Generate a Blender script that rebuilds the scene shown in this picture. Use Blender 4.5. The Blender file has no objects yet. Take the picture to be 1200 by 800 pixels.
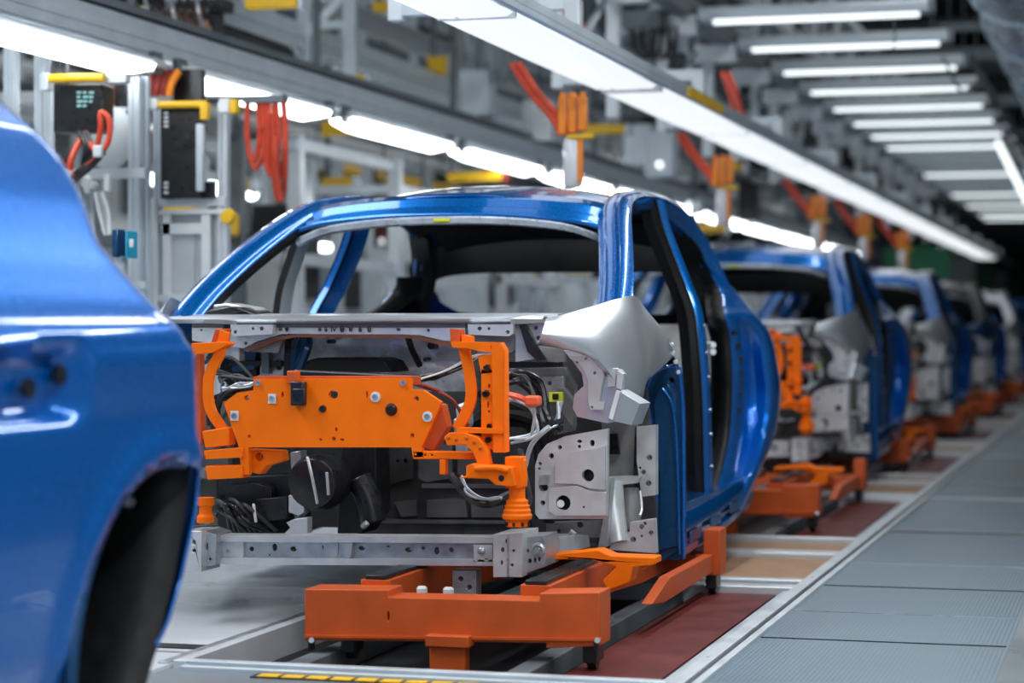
import bpy, bmesh, math, random
from mathutils import Vector, Matrix, noise
from mathutils.geometry import tessellate_polygon

# ------------------------------------------------------------------ camera, world, light, exposure
SC = bpy.context.scene
FPX = 2560.0                    # focal length in pixels of a 1200x800 frame
YAW = math.radians(15.92)       # the line of cars runs along +Y, the camera looks left of it
CS, SN = math.cos(YAW), math.sin(YAW)
EYE, HOR = 1.0, 385.0
cd = bpy.data.cameras.new('camera'); cam = bpy.data.objects.new('camera', cd)
SC.collection.objects.link(cam); SC.camera = cam
cam.location = (0, 0, EYE); cam.rotation_euler = (math.pi/2, 0, YAW)
cd.sensor_width = 36; cd.lens = FPX/1200*36; cd.shift_y = (HOR-400)/1200
cd.clip_start = 0.1; cd.clip_end = 300
cd.dof.use_dof = True; cd.dof.focus_distance = 7.35; cd.dof.aperture_fstop = 1.7
SC.view_settings.view_transform = 'Standard'; SC.view_settings.look = 'None'
SC.view_settings.gamma = 1; SC.view_settings.use_curve_mapping = False
SC.view_settings.exposure = 0.0
W = bpy.data.worlds.new('hall_ambient_fill'); SC.world = W; W.use_nodes = True  # even ambient fill, let in where no walls are built
bgn = W.node_tree.nodes['Background']; bgn.inputs[0].default_value = (.72, .86, 1, 1); bgn.inputs[1].default_value = .26

def area(name, loc, rot, sx, sy, power, col=(.93, .97, 1)):
    l = bpy.data.lights.new(name, 'AREA'); l.shape = 'RECTANGLE'; l.size = sx; l.size_y = sy; l.energy = power; l.color = col
    o = bpy.data.objects.new(name, l); SC.collection.objects.link(o); o.location = loc; o.rotation_euler = rot
    return o
area('added_overhead_light', (-1.2, 9, 5.8), (0, 0, 0), .3, 14, 190)  # unseen strip added over the line, kept narrow to streak the near car
area('added_overhead_light', (-8.5, 20, 5.8), (0, 0, 0), 4, 30, 420)  # unseen area light added to lift the left hall; no fixture modelled
area('added_overhead_light', (-1.5, 28, 5.8), (0, 0, 0), 3, 20, 150)  # unseen area light added for the far part of the line
area('front_fill_light', (2.2, -1.5, 2.9), (math.radians(66), 0, math.radians(33)), 3.2, 1.2, 60)  # front fill added behind the camera; no gate lamp stands there
area('added_overhead_light', (-5.2, 5.2, 4.6), (0, 0, 0), 2.0, 5, 250)  # unseen local light added to brighten the pale left floor

# ------------------------------------------------------------------ reading the photograph: pixel -> point at a real distance
def P(px, py, Y):
    t = (px-600)/FPX; X = Y*(t*CS-SN)/(CS+t*SN); d = Y*CS-X*SN
    return Vector((X, Y, EYE+(HOR-py)/FPX*d))
def S(px, py, X):
    t = (px-600)/FPX; Y = X*(CS+t*SN)/(t*CS-SN); d = Y*CS-X*SN
    return Vector((X, Y, EYE+(HOR-py)/FPX*d))
def G(px, py, z=0):
    d = (EYE-z)*FPX/(py-HOR); t = (px-600)/FPX
    return Vector((d*(-SN+t*CS), d*(CS+t*SN), z))

# ------------------------------------------------------------------ materials
MATS = {}
def mat(name, col, metal=0., rough=.5, coat=0., emit=0., ecol=None, nscale=0., namt=0., bump=0., bscale=20., stretch=(1, 1, 1), spec=.5, alpha=1.):
    if name in MATS: return MATS[name]
    m = bpy.data.materials.new(name); m.use_nodes = True; nt = m.node_tree; b = nt.nodes['Principled BSDF']
    b.inputs['Base Color'].default_value = (*col, 1); b.inputs['Metallic'].default_value = metal
    b.inputs['Roughness'].default_value = rough; b.inputs['Coat Weight'].default_value = coat
    b.inputs['Coat Roughness'].default_value = .04
    if coat >= 1: b.inputs['Coat IOR'].default_value = 1.55
    b.inputs['Specular IOR Level'].default_value = spec
    if emit: b.inputs['Emission Color'].default_value = (*(ecol or col), 1); b.inputs['Emission Strength'].default_value = emit
    tc = nt.nodes.new('ShaderNodeTexCoord'); mp = nt.nodes.new('ShaderNodeMapping'); mp.inputs['Scale'].default_value = stretch
    nt.links.new(tc.outputs['Object'], mp.inputs[0])
    if namt:
        n = nt.nodes.new('ShaderNodeTexNoise'); n.inputs['Scale'].default_value = nscale; n.inputs['Detail'].default_value = 5
        nt.links.new(mp.outputs[0], n.inputs[0])
        r = nt.nodes.new('ShaderNodeMapRange'); r.inputs[1].default_value = .3; r.inputs[2].default_value = .7
        r.inputs[3].default_value = 1-namt; r.inputs[4].default_value = 1+namt*.6
        nt.links.new(n.outputs[0], r.inputs[0])
        mx = nt.nodes.new('ShaderNodeVectorMath'); mx.operation = 'SCALE'; mx.inputs[0].default_value = col
        nt.links.new(r.outputs[0], mx.inputs['Scale']); nt.links.new(mx.outputs[0], b.inputs['Base Color'])
        r2 = nt.nodes.new('ShaderNodeMapRange'); r2.inputs[1].default_value = .3; r2.inputs[2].default_value = .7
        r2.inputs[3].default_value = max(0, rough-.08); r2.inputs[4].default_value = min(1, rough+.1)
        nt.links.new(n.outputs[0], r2.inputs[0]); nt.links.new(r2.outputs[0], b.inputs['Roughness'])
    if bump:
        n2 = nt.nodes.new('ShaderNodeTexNoise'); n2.inputs['Scale'].default_value = bscale; n2.inputs['Detail'].default_value = 3
        nt.links.new(mp.outputs[0], n2.inputs[0])
        bp = nt.nodes.new('ShaderNodeBump'); bp.inputs['Strength'].default_value = bump; bp.inputs['Distance'].default_value = .02
        nt.links.new(n2.outputs[0], bp.inputs['Height']); nt.links.new(bp.outputs[0], b.inputs['Normal'])
    MATS[name] = m; return m
BLUE = mat('blue_car_paint', (.0, .135, .48), .6, .26, 1., nscale=300, namt=.05, spec=.2)
BLUEF = mat('bright_blue_car_paint', (.0, .15, .58), .5, .28, 1., nscale=300, namt=.04, spec=.2)
BRT = mat('added_streak_tube', (1, 1, 1), 0, .4, emit=34, ecol=(.95, .98, 1))  # for the added walkway lamps, strong enough to streak the blue paint
BLUED = mat('blue_primer', (.006, .07, .19), .3, .38, .3, nscale=60, namt=.15)
SILV = mat('bare_silver_sheet', (.74, .78, .83), .8, .36, .2, nscale=3, namt=.05)
STEEL = mat('galvanised_steel', (.5, .53, .56), .75, .38, nscale=25, namt=.22)
STEELW = mat('light_pressed_steel', (.66, .68, .70), .5, .4, nscale=14, namt=.12)
GREY = mat('grey_primer_sheet', (.3, .3, .3), .35, .5, nscale=18, namt=.2)
DGREY = mat('dark_pressed_sheet', (.075, .077, .08), .3, .55, nscale=16, namt=.3)
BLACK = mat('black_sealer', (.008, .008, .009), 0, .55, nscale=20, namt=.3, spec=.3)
BLKG = mat('black_plastic', (.012, .013, .015), 0, .32, nscale=30, namt=.2)
SHINY = mat('blue_sheen_foil_panel', (.80, .86, .93), .25, .25, nscale=9, namt=.25, bump=.25, bscale=7)
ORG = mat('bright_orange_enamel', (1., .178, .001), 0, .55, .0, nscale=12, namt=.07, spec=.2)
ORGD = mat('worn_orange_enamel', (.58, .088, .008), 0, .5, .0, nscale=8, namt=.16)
RUST = mat('brown_red_sealant', (.16, .05, .028), 0, .6, nscale=20, namt=.3)
ALU = mat('anodised_aluminium', (.60, .67, .72), .35, .38, nscale=6, namt=.1, stretch=(1, 1, 1))
ALUW = mat('pale_aluminium', (.66, .71, .75), .35, .4, nscale=5, namt=.1)
ALUD = mat('dull_grey_steelwork', (.16, .19, .21), .4, .5, nscale=5, namt=.25)
YEL = mat('yellow_guard_enamel', (.85, .50, .01), 0, .42, nscale=15, namt=.12)
YLAB = mat('yellow_label', (.75, .8, .03), 0, .5)
REDH = mat('red_rubber_hose', (.72, .075, .03), 0, .4, nscale=20, namt=.15)
REDD = mat('deep_red_hose', (.3, .03, .02), 0, .45, nscale=20, namt=.15)
ORC = mat('orange_connector_plastic', (.95, .27, .02), 0, .4, nscale=20, namt=.1)
WHT = mat('white_enamel', (.72, .75, .76), 0, .45, nscale=8, namt=.07)
LGR = mat('light_grey_cabinet_enamel', (.5, .53, .55), 0, .5, nscale=6, namt=.1)
CLEAR = mat('milky_plastic_bottle', (.8, .82, .85), 0, .2, .4)
TEAL = mat('glowing_teal_print', (.25, .5, .5), 0, .5, emit=.35)  # printed marks given a glow of their own, though they are no lamps
LAMP = mat('lit_lamp_diffuser', (1, 1, 1), 0, .4, emit=7.5, ecol=(.93, .97, 1))
LAMPS = mat('soft_lit_lamp_diffuser', (.25, .25, .25), 0, .4, emit=.98, ecol=(.90, .95, 1), nscale=3, namt=.3)
LAMPM = mat('lit_strip_diffuser', (1, 1, 1), 0, .4, emit=1.5, ecol=(.86, .95, .98))
FOIL = mat('crinkled_foil_duct', (.66, .76, .82), .6, .28, nscale=9, namt=.2, bump=1., bscale=14)
GRN = mat('green_machine_enamel', (.02, .22, .10), 0, .45, nscale=10, namt=.1)
CYAN = mat('cyan_plastic', (.02, .35, .55), 0, .35)
DISC = mat('pale_grey_disc', (.42, .45, .47), 0, .45, nscale=4, namt=.06)
COP = mat('brown_fibre_board', (.42, .25, .15), 0, .6, nscale=8, namt=.2)
REDS = mat('oxide_red_track_plate', (.13, .018, .014), 0, .5, nscale=6, namt=.3)
TRK = mat('dark_track_bed', (.02, .022, .025), .2, .45, nscale=6, namt=.3)
FLW = mat('pale_polished_floor', (.62, .66, .70), 0, .3, nscale=1.2, namt=.10)
FLG = mat('grey_floor_plate', (.30, .34, .37), .5, .34, nscale=2, namt=.12)

def walk_mat():
    m = bpy.data.materials.new('ribbed_walkway_plate'); m.use_nodes = True; nt = m.node_tree; b = nt.nodes['Principled BSDF']
    b.inputs['Base Color'].default_value = (.26, .34, .40, 1); b.inputs['Metallic'].default_value = .55; b.inputs['Roughness'].default_value = .36
    tc = nt.nodes.new('ShaderNodeTexCoord'); sp = nt.nodes.new('ShaderNodeSeparateXYZ'); nt.links.new(tc.outputs['Object'], sp.inputs[0])
    w = nt.nodes.new('ShaderNodeTexWave'); w.bands_direction = 'X'; w.inputs['Scale'].default_value = 22; w.inputs['Distortion'].default_value = .2
    nt.links.new(tc.outputs['Object'], w.inputs[0])
    bp = nt.nodes.new('ShaderNodeBump'); bp.inputs['Strength'].default_value = .18; bp.inputs['Distance'].default_value = .004
    nt.links.new(w.outputs[0], bp.inputs['Height']); nt.links.new(bp.outputs[0], b.inputs['Normal'])
    n = nt.nodes.new('ShaderNodeTexNoise'); n.inputs['Scale'].default_value = 1.5; nt.links.new(tc.outputs['Object'], n.inputs[0])
    cr = nt.nodes.new('ShaderNodeMapRange'); cr.inputs[3].default_value = .26; cr.inputs[4].default_value = .46
    nt.links.new(n.outputs[0], cr.inputs[0]); nt.links.new(cr.outputs[0], b.inputs['Roughness'])
    return m
WALK = walk_mat()

# ------------------------------------------------------------------ mesh tools
def crom(pts, n):
    pts = [Vector(p) for p in pts]
    if len(pts) < 3 or n < 2: return pts
    out = []; e = [2*pts[0]-pts[1]]+pts+[2*pts[-1]-pts[-2]]
    for i in range(1, len(e)-2):
        a, b, c, d = e[i-1:i+3]
        for k in range(n):
            t = k/n
            out.append(.5*((2*b)+(c-a)*t+(2*a-5*b+4*c-d)*t*t+(3*b-a-3*c+d)*t**3))
    out.append(pts[-1]); return out
def resamp(pts, m):
    pts = [Vector(p) for p in pts]; L = [0]
    for a, b in zip(pts, pts[1:]): L.append(L[-1]+(b-a).length)
    out = []; j = 0
    for i in range(m):
        s = L[-1]*i/(m-1)
        while j < len(L)-2 and L[j+1] < s: j += 1
        t = (s-L[j])/max(1e-9, L[j+1]-L[j]); out.append(pts[j].lerp(pts[j+1], min(1, t)))
    return out

class MB:
    def __init__(s): s.v = []; s.f = []; s.mi = []; s.ms = []
    def m(s, mt):
        if mt not in s.ms: s.ms.append(mt)
        return s.ms.index(mt)
    def add(s, vs, fs, mt):
        o = len(s.v); s.v += [Vector(v) for v in vs]; k = s.m(mt)
        for f in fs: s.f.append([o+i for i in f]); s.mi.append(k)
        return s
    def box(s, lo, hi, mt, rot=None, piv=None):
        x0, y0, z0 = [min(a, b) for a, b in zip(lo, hi)]; x1, y1, z1 = [max(a, b) for a, b in zip(lo, hi)]
        vs = [Vector(p) for p in ((x0, y0, z0), (x1, y0, z0), (x1, y1, z0), (x0, y1, z0), (x0, y0, z1), (x1, y0, z1), (x1, y1, z1), (x0, y1, z1))]
        if rot is not None:
            c = Vector(piv) if piv else sum(vs, Vector())/8
            vs = [c+rot @ (v-c) for v in vs]
        return s.add(vs, [(0, 3, 2, 1), (4, 5, 6, 7), (0, 1, 5, 4), (1, 2, 6, 5), (2, 3, 7, 6), (3, 0, 4, 7)], mt)
    def cyl(s, p0, p1, r0, mt, r1=None, n=16):
        return s.tube([p0, p1], r0, mt, n, 1, r1)
    def tube(s, pts, r, mt, n=8, sub=5, r1=None):
        P_ = crom(pts, sub) if len(pts) > 2 else [Vector(p) for p in pts]
        up = None; vs = []; N = len(P_)
        for i, p in enumerate(P_):
            t = (P_[min(i+1, N-1)]-P_[max(i-1, 0)]).normalized()
            if up is None:
                up = Vector((0, 0, 1)) if abs(t.z) < .9 else Vector((1, 0, 0))
            a = t.cross(up).normalized(); up = a.cross(t).normalized()
            rr = r if r1 is None else r+(r1-r)*i/(N-1)
            for k in range(n):
                q = 2*math.pi*k/n; vs.append(p+a*math.cos(q)*rr+up*math.sin(q)*rr)
        fs = []
        for i in range(N-1):
            for k in range(n):
                a0 = i*n+k; b0 = i*n+(k+1) % n; fs.append((a0, b0, b0+n, a0+n))
        fs.append(tuple(range(n))[::-1]); fs.append(tuple((N-1)*n+k for k in range(n)))
        return s.add(vs, fs, mt)
    def lathe(s, c, prof, mt, n=24, axis='z'):
        vs = []; fs = []
        for r, h in prof:
            for k in range(n):
                q = 2*math.pi*k/n; a, b = r*math.cos(q), r*math.sin(q)
                vs.append(Vector(c)+(Vector((a, b, h)) if axis == 'z' else Vector((a, h, b)) if axis == 'y' else Vector((h, a, b))))
        m_ = len(prof)
        for i in range(m_-1):
            for k in range(n):
                a0 = i*n+k; b0 = i*n+(k+1) % n; fs.append((a0, b0, b0+n, a0+n))
        fs.append(tuple(range(n))[::-1]); fs.append(tuple((m_-1)*n+k for k in range(n)))
        return s.add(vs, fs, mt)
    def grid(s, rows, mt):
        n = len(rows[0]); vs = [v for r in rows for v in r]; fs = []
        for i in range(len(rows)-1):
            for k in range(n-1):
                a = i*n+k; fs.append((a, a+1, a+1+n, a+n))
        return s.add(vs, fs, mt)
    def plate(s, outer, holes, mp, t, mt):
        # outer: list of (u, v); holes: lists of (u, v); mp(u, v, w) -> point; w runs 0..t
        loops = [outer]+list(holes); flat = [q for l in loops for q in l]
        tri = tessellate_polygon([[Vector((u, v, 0)) for u, v in l] for l in loops])
        n = len(flat); vs = [mp(u, v, 0) for u, v in flat]+[mp(u, v, t) for u, v in flat]
        fs = [tuple(x) for x in tri]+[tuple(n+i for i in x[::-1]) for x in tri]
        o = 0
        for l in loops:
            L = len(l)
            for i in range(L):
                a, b = o+i, o+(i+1) % L; fs.append((a, b, n+b, n+a))
            o += L
        return s.add(vs, fs, mt)
    def prism(s, poly, Y, t, mt, holes=()):
        # a plate that faces the camera end of the line: outline in pixels at distance Y, thickness t away from it
        q = [P(a, b, Y) for a, b in poly]; hs = []
        for h in holes:
            c = P(h[0], h[1], Y); r = h[2]/FPX*(Y*CS-c.x*SN); ry = (h[3] if len(h) > 3 else h[2])/FPX*(Y*CS-c.x*SN)
            hs.append([(c.x+r*math.cos(k*math.pi/6), c.z+ry*math.sin(k*math.pi/6)) for k in range(12)])
        return s.plate([(p.x, p.z) for p in q], hs, lambda u, v, w: Vector((u, Y+w, v)), t, mt)
    def sweep(s, path, sec, a, mats, sub=6, closed=True):
        Pp = crom(path, sub); N = len(Pp); n = len(sec); vs = []
        for i, p in enumerate(Pp):
            t = (Pp[min(i+1, N-1)]-Pp[max(i-1, 0)]).normalized(); b = t.cross(Vector(a)).normalized(); aa = b.cross(t).normalized()
            for u, v in sec: vs.append(p+aa*u+b*v)
        for k in range(n if closed else n-1):
            mt = mats[k] if isinstance(mats, (list, tuple)) else mats
            s_o = len(s.v); loc = []
            for i in range(N): loc += [vs[i*n+k], vs[i*n+(k+1) % n]]
            s.add(loc, [(2*i, 2*i+1, 2*i+3, 2*i+2) for i in range(N-1)], mt)
        m0 = mats[0] if isinstance(mats, (list, tuple)) else mats
        if closed:
            s.add(vs[:n], [tuple(range(n))], m0); s.add(vs[-n:], [tuple(range(n))], m0)
        return s
    def mirror(s, cx):
        m_ = MB(); m_.ms = list(s.ms); m_.mi = list(s.mi)
        m_.v = [Vector((2*cx-v.x, v.y, v.z)) for v in s.v]; m_.f = [f[::-1] for f in s.f]; return m_
    def build(s, name, parent=None, bevel=0, solid=0, ang=35, sub=0, merge=True):
        me = bpy.data.meshes.new(name); bm = bmesh.new()
        org = Vector()
        if parent:
            r = parent
            while r.parent: r = r.parent
            org = r.location.copy()
        else:
            lo = [min(v[i] for v in s.v) for i in range(3)]; hi = [max(v[i] for v in s.v) for i in range(3)]
            org = Vector(((lo[0]+hi[0])/2, (lo[1]+hi[1])/2, lo[2]))
        bv = [bm.verts.new(v-org) for v in s.v]
        for f, k in zip(s.f, s.mi):
            try:
                fc = bm.faces.new([bv[i] for i in f]); fc.material_index = k; fc.smooth = True
            except ValueError: pass
        if merge: bmesh.ops.remove_doubles(bm, verts=bm.verts, dist=1e-5)
        bmesh.ops.recalc_face_normals(bm, faces=bm.faces)
        ca = math.radians(ang)
        for e in bm.edges:
            if len(e.link_faces) == 2 and e.calc_face_angle(0) > ca: e.smooth = False
        bm.to_mesh(me); bm.free()
        for mt in s.ms: me.materials.append(mt)
        o = bpy.data.objects.new(name, me); SC.collection.objects.link(o)
        if parent: o.parent = parent
        else: o.location = org
        if solid:
            md = o.modifiers.new('thickness', 'SOLIDIFY'); md.thickness = solid; md.offset = 0
        if bevel:
            md = o.modifiers.new('bevel', 'BEVEL'); md.width = bevel; md.segments = 2; md.limit_method = 'ANGLE'; md.angle_limit = math.radians(40)
            md.harden_normals = False
        if sub:
            md = o.modifiers.new('sub', 'SUBSURF'); md.levels = sub; md.render_levels = sub
        return o

def tag(o, label, cat, group=None, kind=None):
    o['label'] = label; o['category'] = cat
    if group: o['group'] = group
    if kind: o['kind'] = kind
    return o
def thing(name, loc, label, cat, group=None):
    o = bpy.data.objects.new(name, None); SC.collection.objects.link(o); o.location = loc; o.empty_display_size = .2
    return tag(o, label, cat, group)
def structure(mb, name, **k):
    o = mb.build(name, **k); o['kind'] = 'structure'; return o
def kids(o): return list(o.children)
def copy_tree(o, parent=None, swap=None, cache={}):
    c = o.copy(); SC.collection.objects.link(c)
    if swap and c.type == 'MESH' and any(m in swap for m in c.data.materials):
        key = (c.data.name, id(swap))
        if key not in cache:
            d = c.data.copy()
            for i, m in enumerate(d.materials):
                if m in swap: d.materials[i] = swap[m]
            cache[key] = d
        c.data = cache[key]
    if parent: c.parent = parent
    for ch in kids(o): copy_tree(ch, c, swap)
    return c
def dup(o, dx, dy, dz, label, swap=None):
    c = copy_tree(o, None, swap); c.location = o.location+Vector((dx, dy, dz)); c['label'] = label
    return c
ORD = ['nearest', 'second', 'third', 'fourth', 'fifth', 'sixth', 'seventh', 'eighth', 'ninth', 'tenth', 'eleventh', 'twelfth', 'thirteenth', 'fourteenth', 'fifteenth', 'sixteenth', 'seventeenth', 'eighteenth', 'nineteenth', 'twentieth', 'twenty-first', 'twenty-second', 'twenty-third', 'twenty-fourth', 'twenty-fifth', 'twenty-sixth', 'twenty-seventh']

# ------------------------------------------------------------------ the setting
TX0, TX1, TY = -2.72, -1.225, 6.05          # conveyor pit between these, starting at TY
b = MB(); b.box((-16, -3, -.3), (TX0-.05, 75, 0), FLW)
structure(b, 'floor')
b = MB(); b.box((TX0-.05, -3, -.3), (TX1+.02, TY-.03, -.012), FLG)
structure(b, 'trim_1')
b = MB(); b.box((TX0-.05, TY, -.3), (TX1+.02, 75, -.09), TRK)
structure(b, 'trim_2')
b = MB(); b.box((TX1+.02, -3, -.3), (-.38, 75, -.004), WALK)
for y, w, dark in ((7.05, .004, 1), (7.75, .004, 0), (8.55, .004, 1), (9.4, .004, 0), (10.9, .03, 1), (13.1, .02, 0), (14.3, .03, 1), (17.5, .02, 0), (21, .03, 1), (26, .03, 1)):
    b.box((TX1+.03, y, -.004), (-.39, y+w, -.0005), BLKG if dark else STEEL)
    if w > .01: b.box((TX1+.03, y+w, -.004), (-.39, y+w+.05, .003), STEEL)
structure(b, 'trim_3')
b = MB(); b.box((-.38, -3, -.3), (8, 75, -.002), FLG)
structure(b, 'trim_4')
b = MB(); b.box((-16, -3, 6.6), (8, 75, 6.8), mat('dark_roof_deck', (.03, .036, .04), .2, .6, nscale=2, namt=.3))
structure(b, 'ceiling')
b = MB(); b.box((-16.2, -3, -.3), (-16, 75, 6.8), mat('grey_wall_cladding', (.34, .39, .41), .1, .5, nscale=1.2, namt=.35, stretch=(1, 1, .25)))
structure(b, 'wall_left')
b = MB(); b.box((-16, 75, -.3), (8, 75.2, 6.8), mat('dim_far_wall', (.2, .23, .25), .1, .6, nscale=.9, namt=.5))
structure(b, 'wall_far')
b = MB(); b.box((8, 14, -.3), (8.2, 75, 6.8), MATS['grey_wall_cladding'])
structure(b, 'wall_right')

def curb(name, x, y0, y1, label):
    o = thing(name, (x, y0, 0), label, 'rail')
    c = MB(); c.box((x-.035, y0, -.1), (x+.012, y1, .012), ALUW); c.box((x+.030, y0, -.1), (x+.055, y1, .010), ALUW); c.box((x+.012, y0, -.1), (x+.03, y1, -.004), BLKG)
    c.build('twin_profile', o, bevel=.002)
    k = 0; m_ = MB()
    for k in range(12):
        yy = y0+.5+k*2.2
        m_.cyl((x-.012, yy, .011), (x-.012, yy, .0135), .006, STEEL, n=8)
    m_.build('screw_row', o)
    return o
curb('aluminium_kerb', TX1, TY-.06, 72, 'long twin aluminium kerb between conveyor pit and grey walkway')
o = thing('aluminium_kerb', (TX0, TY, 0), 'pale metal kerb on the left rim of the conveyor pit', 'rail')
c = MB(); c.box((TX0-.04, TY-.06, -.1), (TX0, 72, .012), ALUW); c.box((TX0-.09, TY-.06, -.02), (TX0-.055, 72, .006), STEEL); c.build('rim_profile', o, bevel=.002)
o = thing('aluminium_kerb', (-1.97, TY, 0), 'metal cross kerb closing the near end of the conveyor pit', 'rail')
c = MB(); c.box((TX0, TY-.055, -.1), (TX1-.036, TY-.012, .012), ALU); c.box((TX0, TY-.10, -.02), (TX1-.036, TY-.07, .002), ALU); c.build('cross_profile', o, bevel=.002)
c = MB()
for k in range(9): c.box((-2.45+k*.075, TY-.16, -.012), (-2.45+k*.075+.06, TY-.11, -.006), YEL)
c.box((-2.47, TY-.165, -.013), (-1.75, TY-.105, -.0085), BLKG); c.build('hazard_strip', o)
o = thing('floor_channel', (-3.6, 6.32, 0), 'dark cable channel crossing the pale floor left of the pit', 'channel')
c = MB(); c.box((-5.2, 6.28, -.004), (TX0-.09, 6.36, .004), BLKG); c.build('channel_cover', o)
c = MB(); c.box((-5.2, 6.20, -.002), (TX0-.09, 6.215, .003), STEEL); c.build('edge_strip', o)

# track furniture in the pit, one bay per carrier
for k in range(7):
    y = TY+4.75*k; nm = ORD[k]
    o = thing('track_bay', (-1.97, y, -.09), f'pit bay with oxide red plate and crossbars, {nm} from the camera', 'track bay', 'track bays in the conveyor pit')
    c = MB(); c.box((-1.66, y+.02, -.09), (-1.36, y+2.5, -.045), REDS); c.build('red_plate', o)
    c = MB(); c.box((-1.80, y+.02, -.09), (-1.73, y+2.5, -.02), ALUD); c.box((-2.5, y+.02, -.09), (-2.43, y+2.5, -.02), ALUD); c.build('guide_rail', o, bevel=.004)
    c = MB(); c.box((-1.33, y+.02, -.09), (-1.30, y+2.5, -.03), ALU); c.build('edge_rail', o)
    for q, (a, w_) in enumerate(((2.52, .10), (2.72, .07), (3.75, .14), (4.45, .05))):
        c = MB(); c.box((TX0, y+a, -.09), (TX1-.036, y+a+w_, -.018+.005*q), ALUW); c.build('crossbar', o, bevel=.004)
    c = MB(); c.box((TX0, y+2.8, -.09), (TX1-.036, y+3.74, -.03), COP); c.box((TX0, y+3.9, -.09), (TX1-.036, y+4.44, -.03), COP); c.build('board_panel', o)

# ------------------------------------------------------------------ the carrier skids
def make_skid():
    Y = 6.45; o = thing('carrier_skid', (-2.05, Y, -.05), 'orange carrier skid under the nearest full car body', 'carrier skid', 'orange carrier skids on the conveyor')
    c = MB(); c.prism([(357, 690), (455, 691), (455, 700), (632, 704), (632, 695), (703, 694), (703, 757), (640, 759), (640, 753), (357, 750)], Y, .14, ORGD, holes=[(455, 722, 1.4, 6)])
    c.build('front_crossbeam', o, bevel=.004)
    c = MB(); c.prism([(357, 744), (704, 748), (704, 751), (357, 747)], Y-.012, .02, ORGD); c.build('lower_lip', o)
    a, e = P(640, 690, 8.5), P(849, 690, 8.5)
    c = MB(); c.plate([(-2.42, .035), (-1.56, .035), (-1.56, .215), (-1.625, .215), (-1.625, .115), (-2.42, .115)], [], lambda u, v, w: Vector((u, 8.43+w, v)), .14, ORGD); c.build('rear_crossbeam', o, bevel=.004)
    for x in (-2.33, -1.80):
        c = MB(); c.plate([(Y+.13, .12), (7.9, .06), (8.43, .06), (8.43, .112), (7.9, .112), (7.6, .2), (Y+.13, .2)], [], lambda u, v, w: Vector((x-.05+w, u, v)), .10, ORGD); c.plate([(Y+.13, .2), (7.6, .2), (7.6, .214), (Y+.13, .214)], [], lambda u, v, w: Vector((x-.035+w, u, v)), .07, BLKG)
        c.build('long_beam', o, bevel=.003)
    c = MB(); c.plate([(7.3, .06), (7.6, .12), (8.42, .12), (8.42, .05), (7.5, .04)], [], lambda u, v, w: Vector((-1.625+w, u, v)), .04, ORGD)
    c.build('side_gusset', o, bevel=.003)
    for x, y in ((-2.385, Y+.07), (-1.60, Y+.07), (-2.385, 8.5), (-1.60, 8.5)):
        c = MB(); c.box((x-.022, y-.05, -.02), (x+.022, y+.05, .045), BLKG); cs = c.build('caster', o, bevel=.004)
        c = MB(); c.cyl((x-.014, y, -.012), (x+.014, y, -.012), .032, BLKG, n=18); c.build('wheel', cs)
    c = MB(); c.prism([(503, 753), (528, 751), (528, 747), (545, 747), (545, 753), (545, 790), (503, 790)], Y-.02, .05, ORGD)
    c.box(P(498, 744, Y-.045), P(556, 756, Y+.02), ORGD); c.build('centre_foot', o, bevel=.003)
    for px in (365, 700):
        c = MB(); c.box(P(px-4, 752, Y-.01), P(px+4, 760, Y+.03), BLKG); c.cyl(P(px, 750, Y-.02), P(px, 750, Y+.01), .009, STEEL, n=10); c.build('bolt', o)
    c = MB(); c.box((-2.15, 6.6, .02), (-2.03, 8.43, .07), ALUD); c.build('drive_chain_cover', o, bevel=.003)
    for x in (-2.22, -2.13):
        c = MB(); c.cyl((x, 6.72, .05), (x, 6.72, .145), .012, STEEL, n=12); c.lathe((x, 6.72, .145), [(.018, 0), (.018, .015), (.012, .022)], WHT, 14); c.build('locating_pin', o)
    c = MB(); c.prism([(530, 668), (558, 668), (558, 698), (530, 698)], 6.95, .06, STEEL, holes=[(540, 678, 3), (550, 688, 3)]); c.build('clamp_block', o, bevel=.003)
    c = MB(); c.prism([(640, 650), (700, 644), (716, 651), (768, 653), (768, 661), (742, 664), (738, 682), (712, 692), (706, 680), (722, 664), (690, 655), (640, 656)], 7.0, .10, ORG)
    c.build('lift_arm', o, bevel=.004)
    return o
skid = make_skid()

# ------------------------------------------------------------------ a car body in white
CX, CY = -2.58, 6.8
def V(x, Y, z): return Vector((CX+x, Y, z))
def R(px, py, x): return S(px, py, CX+x)

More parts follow.
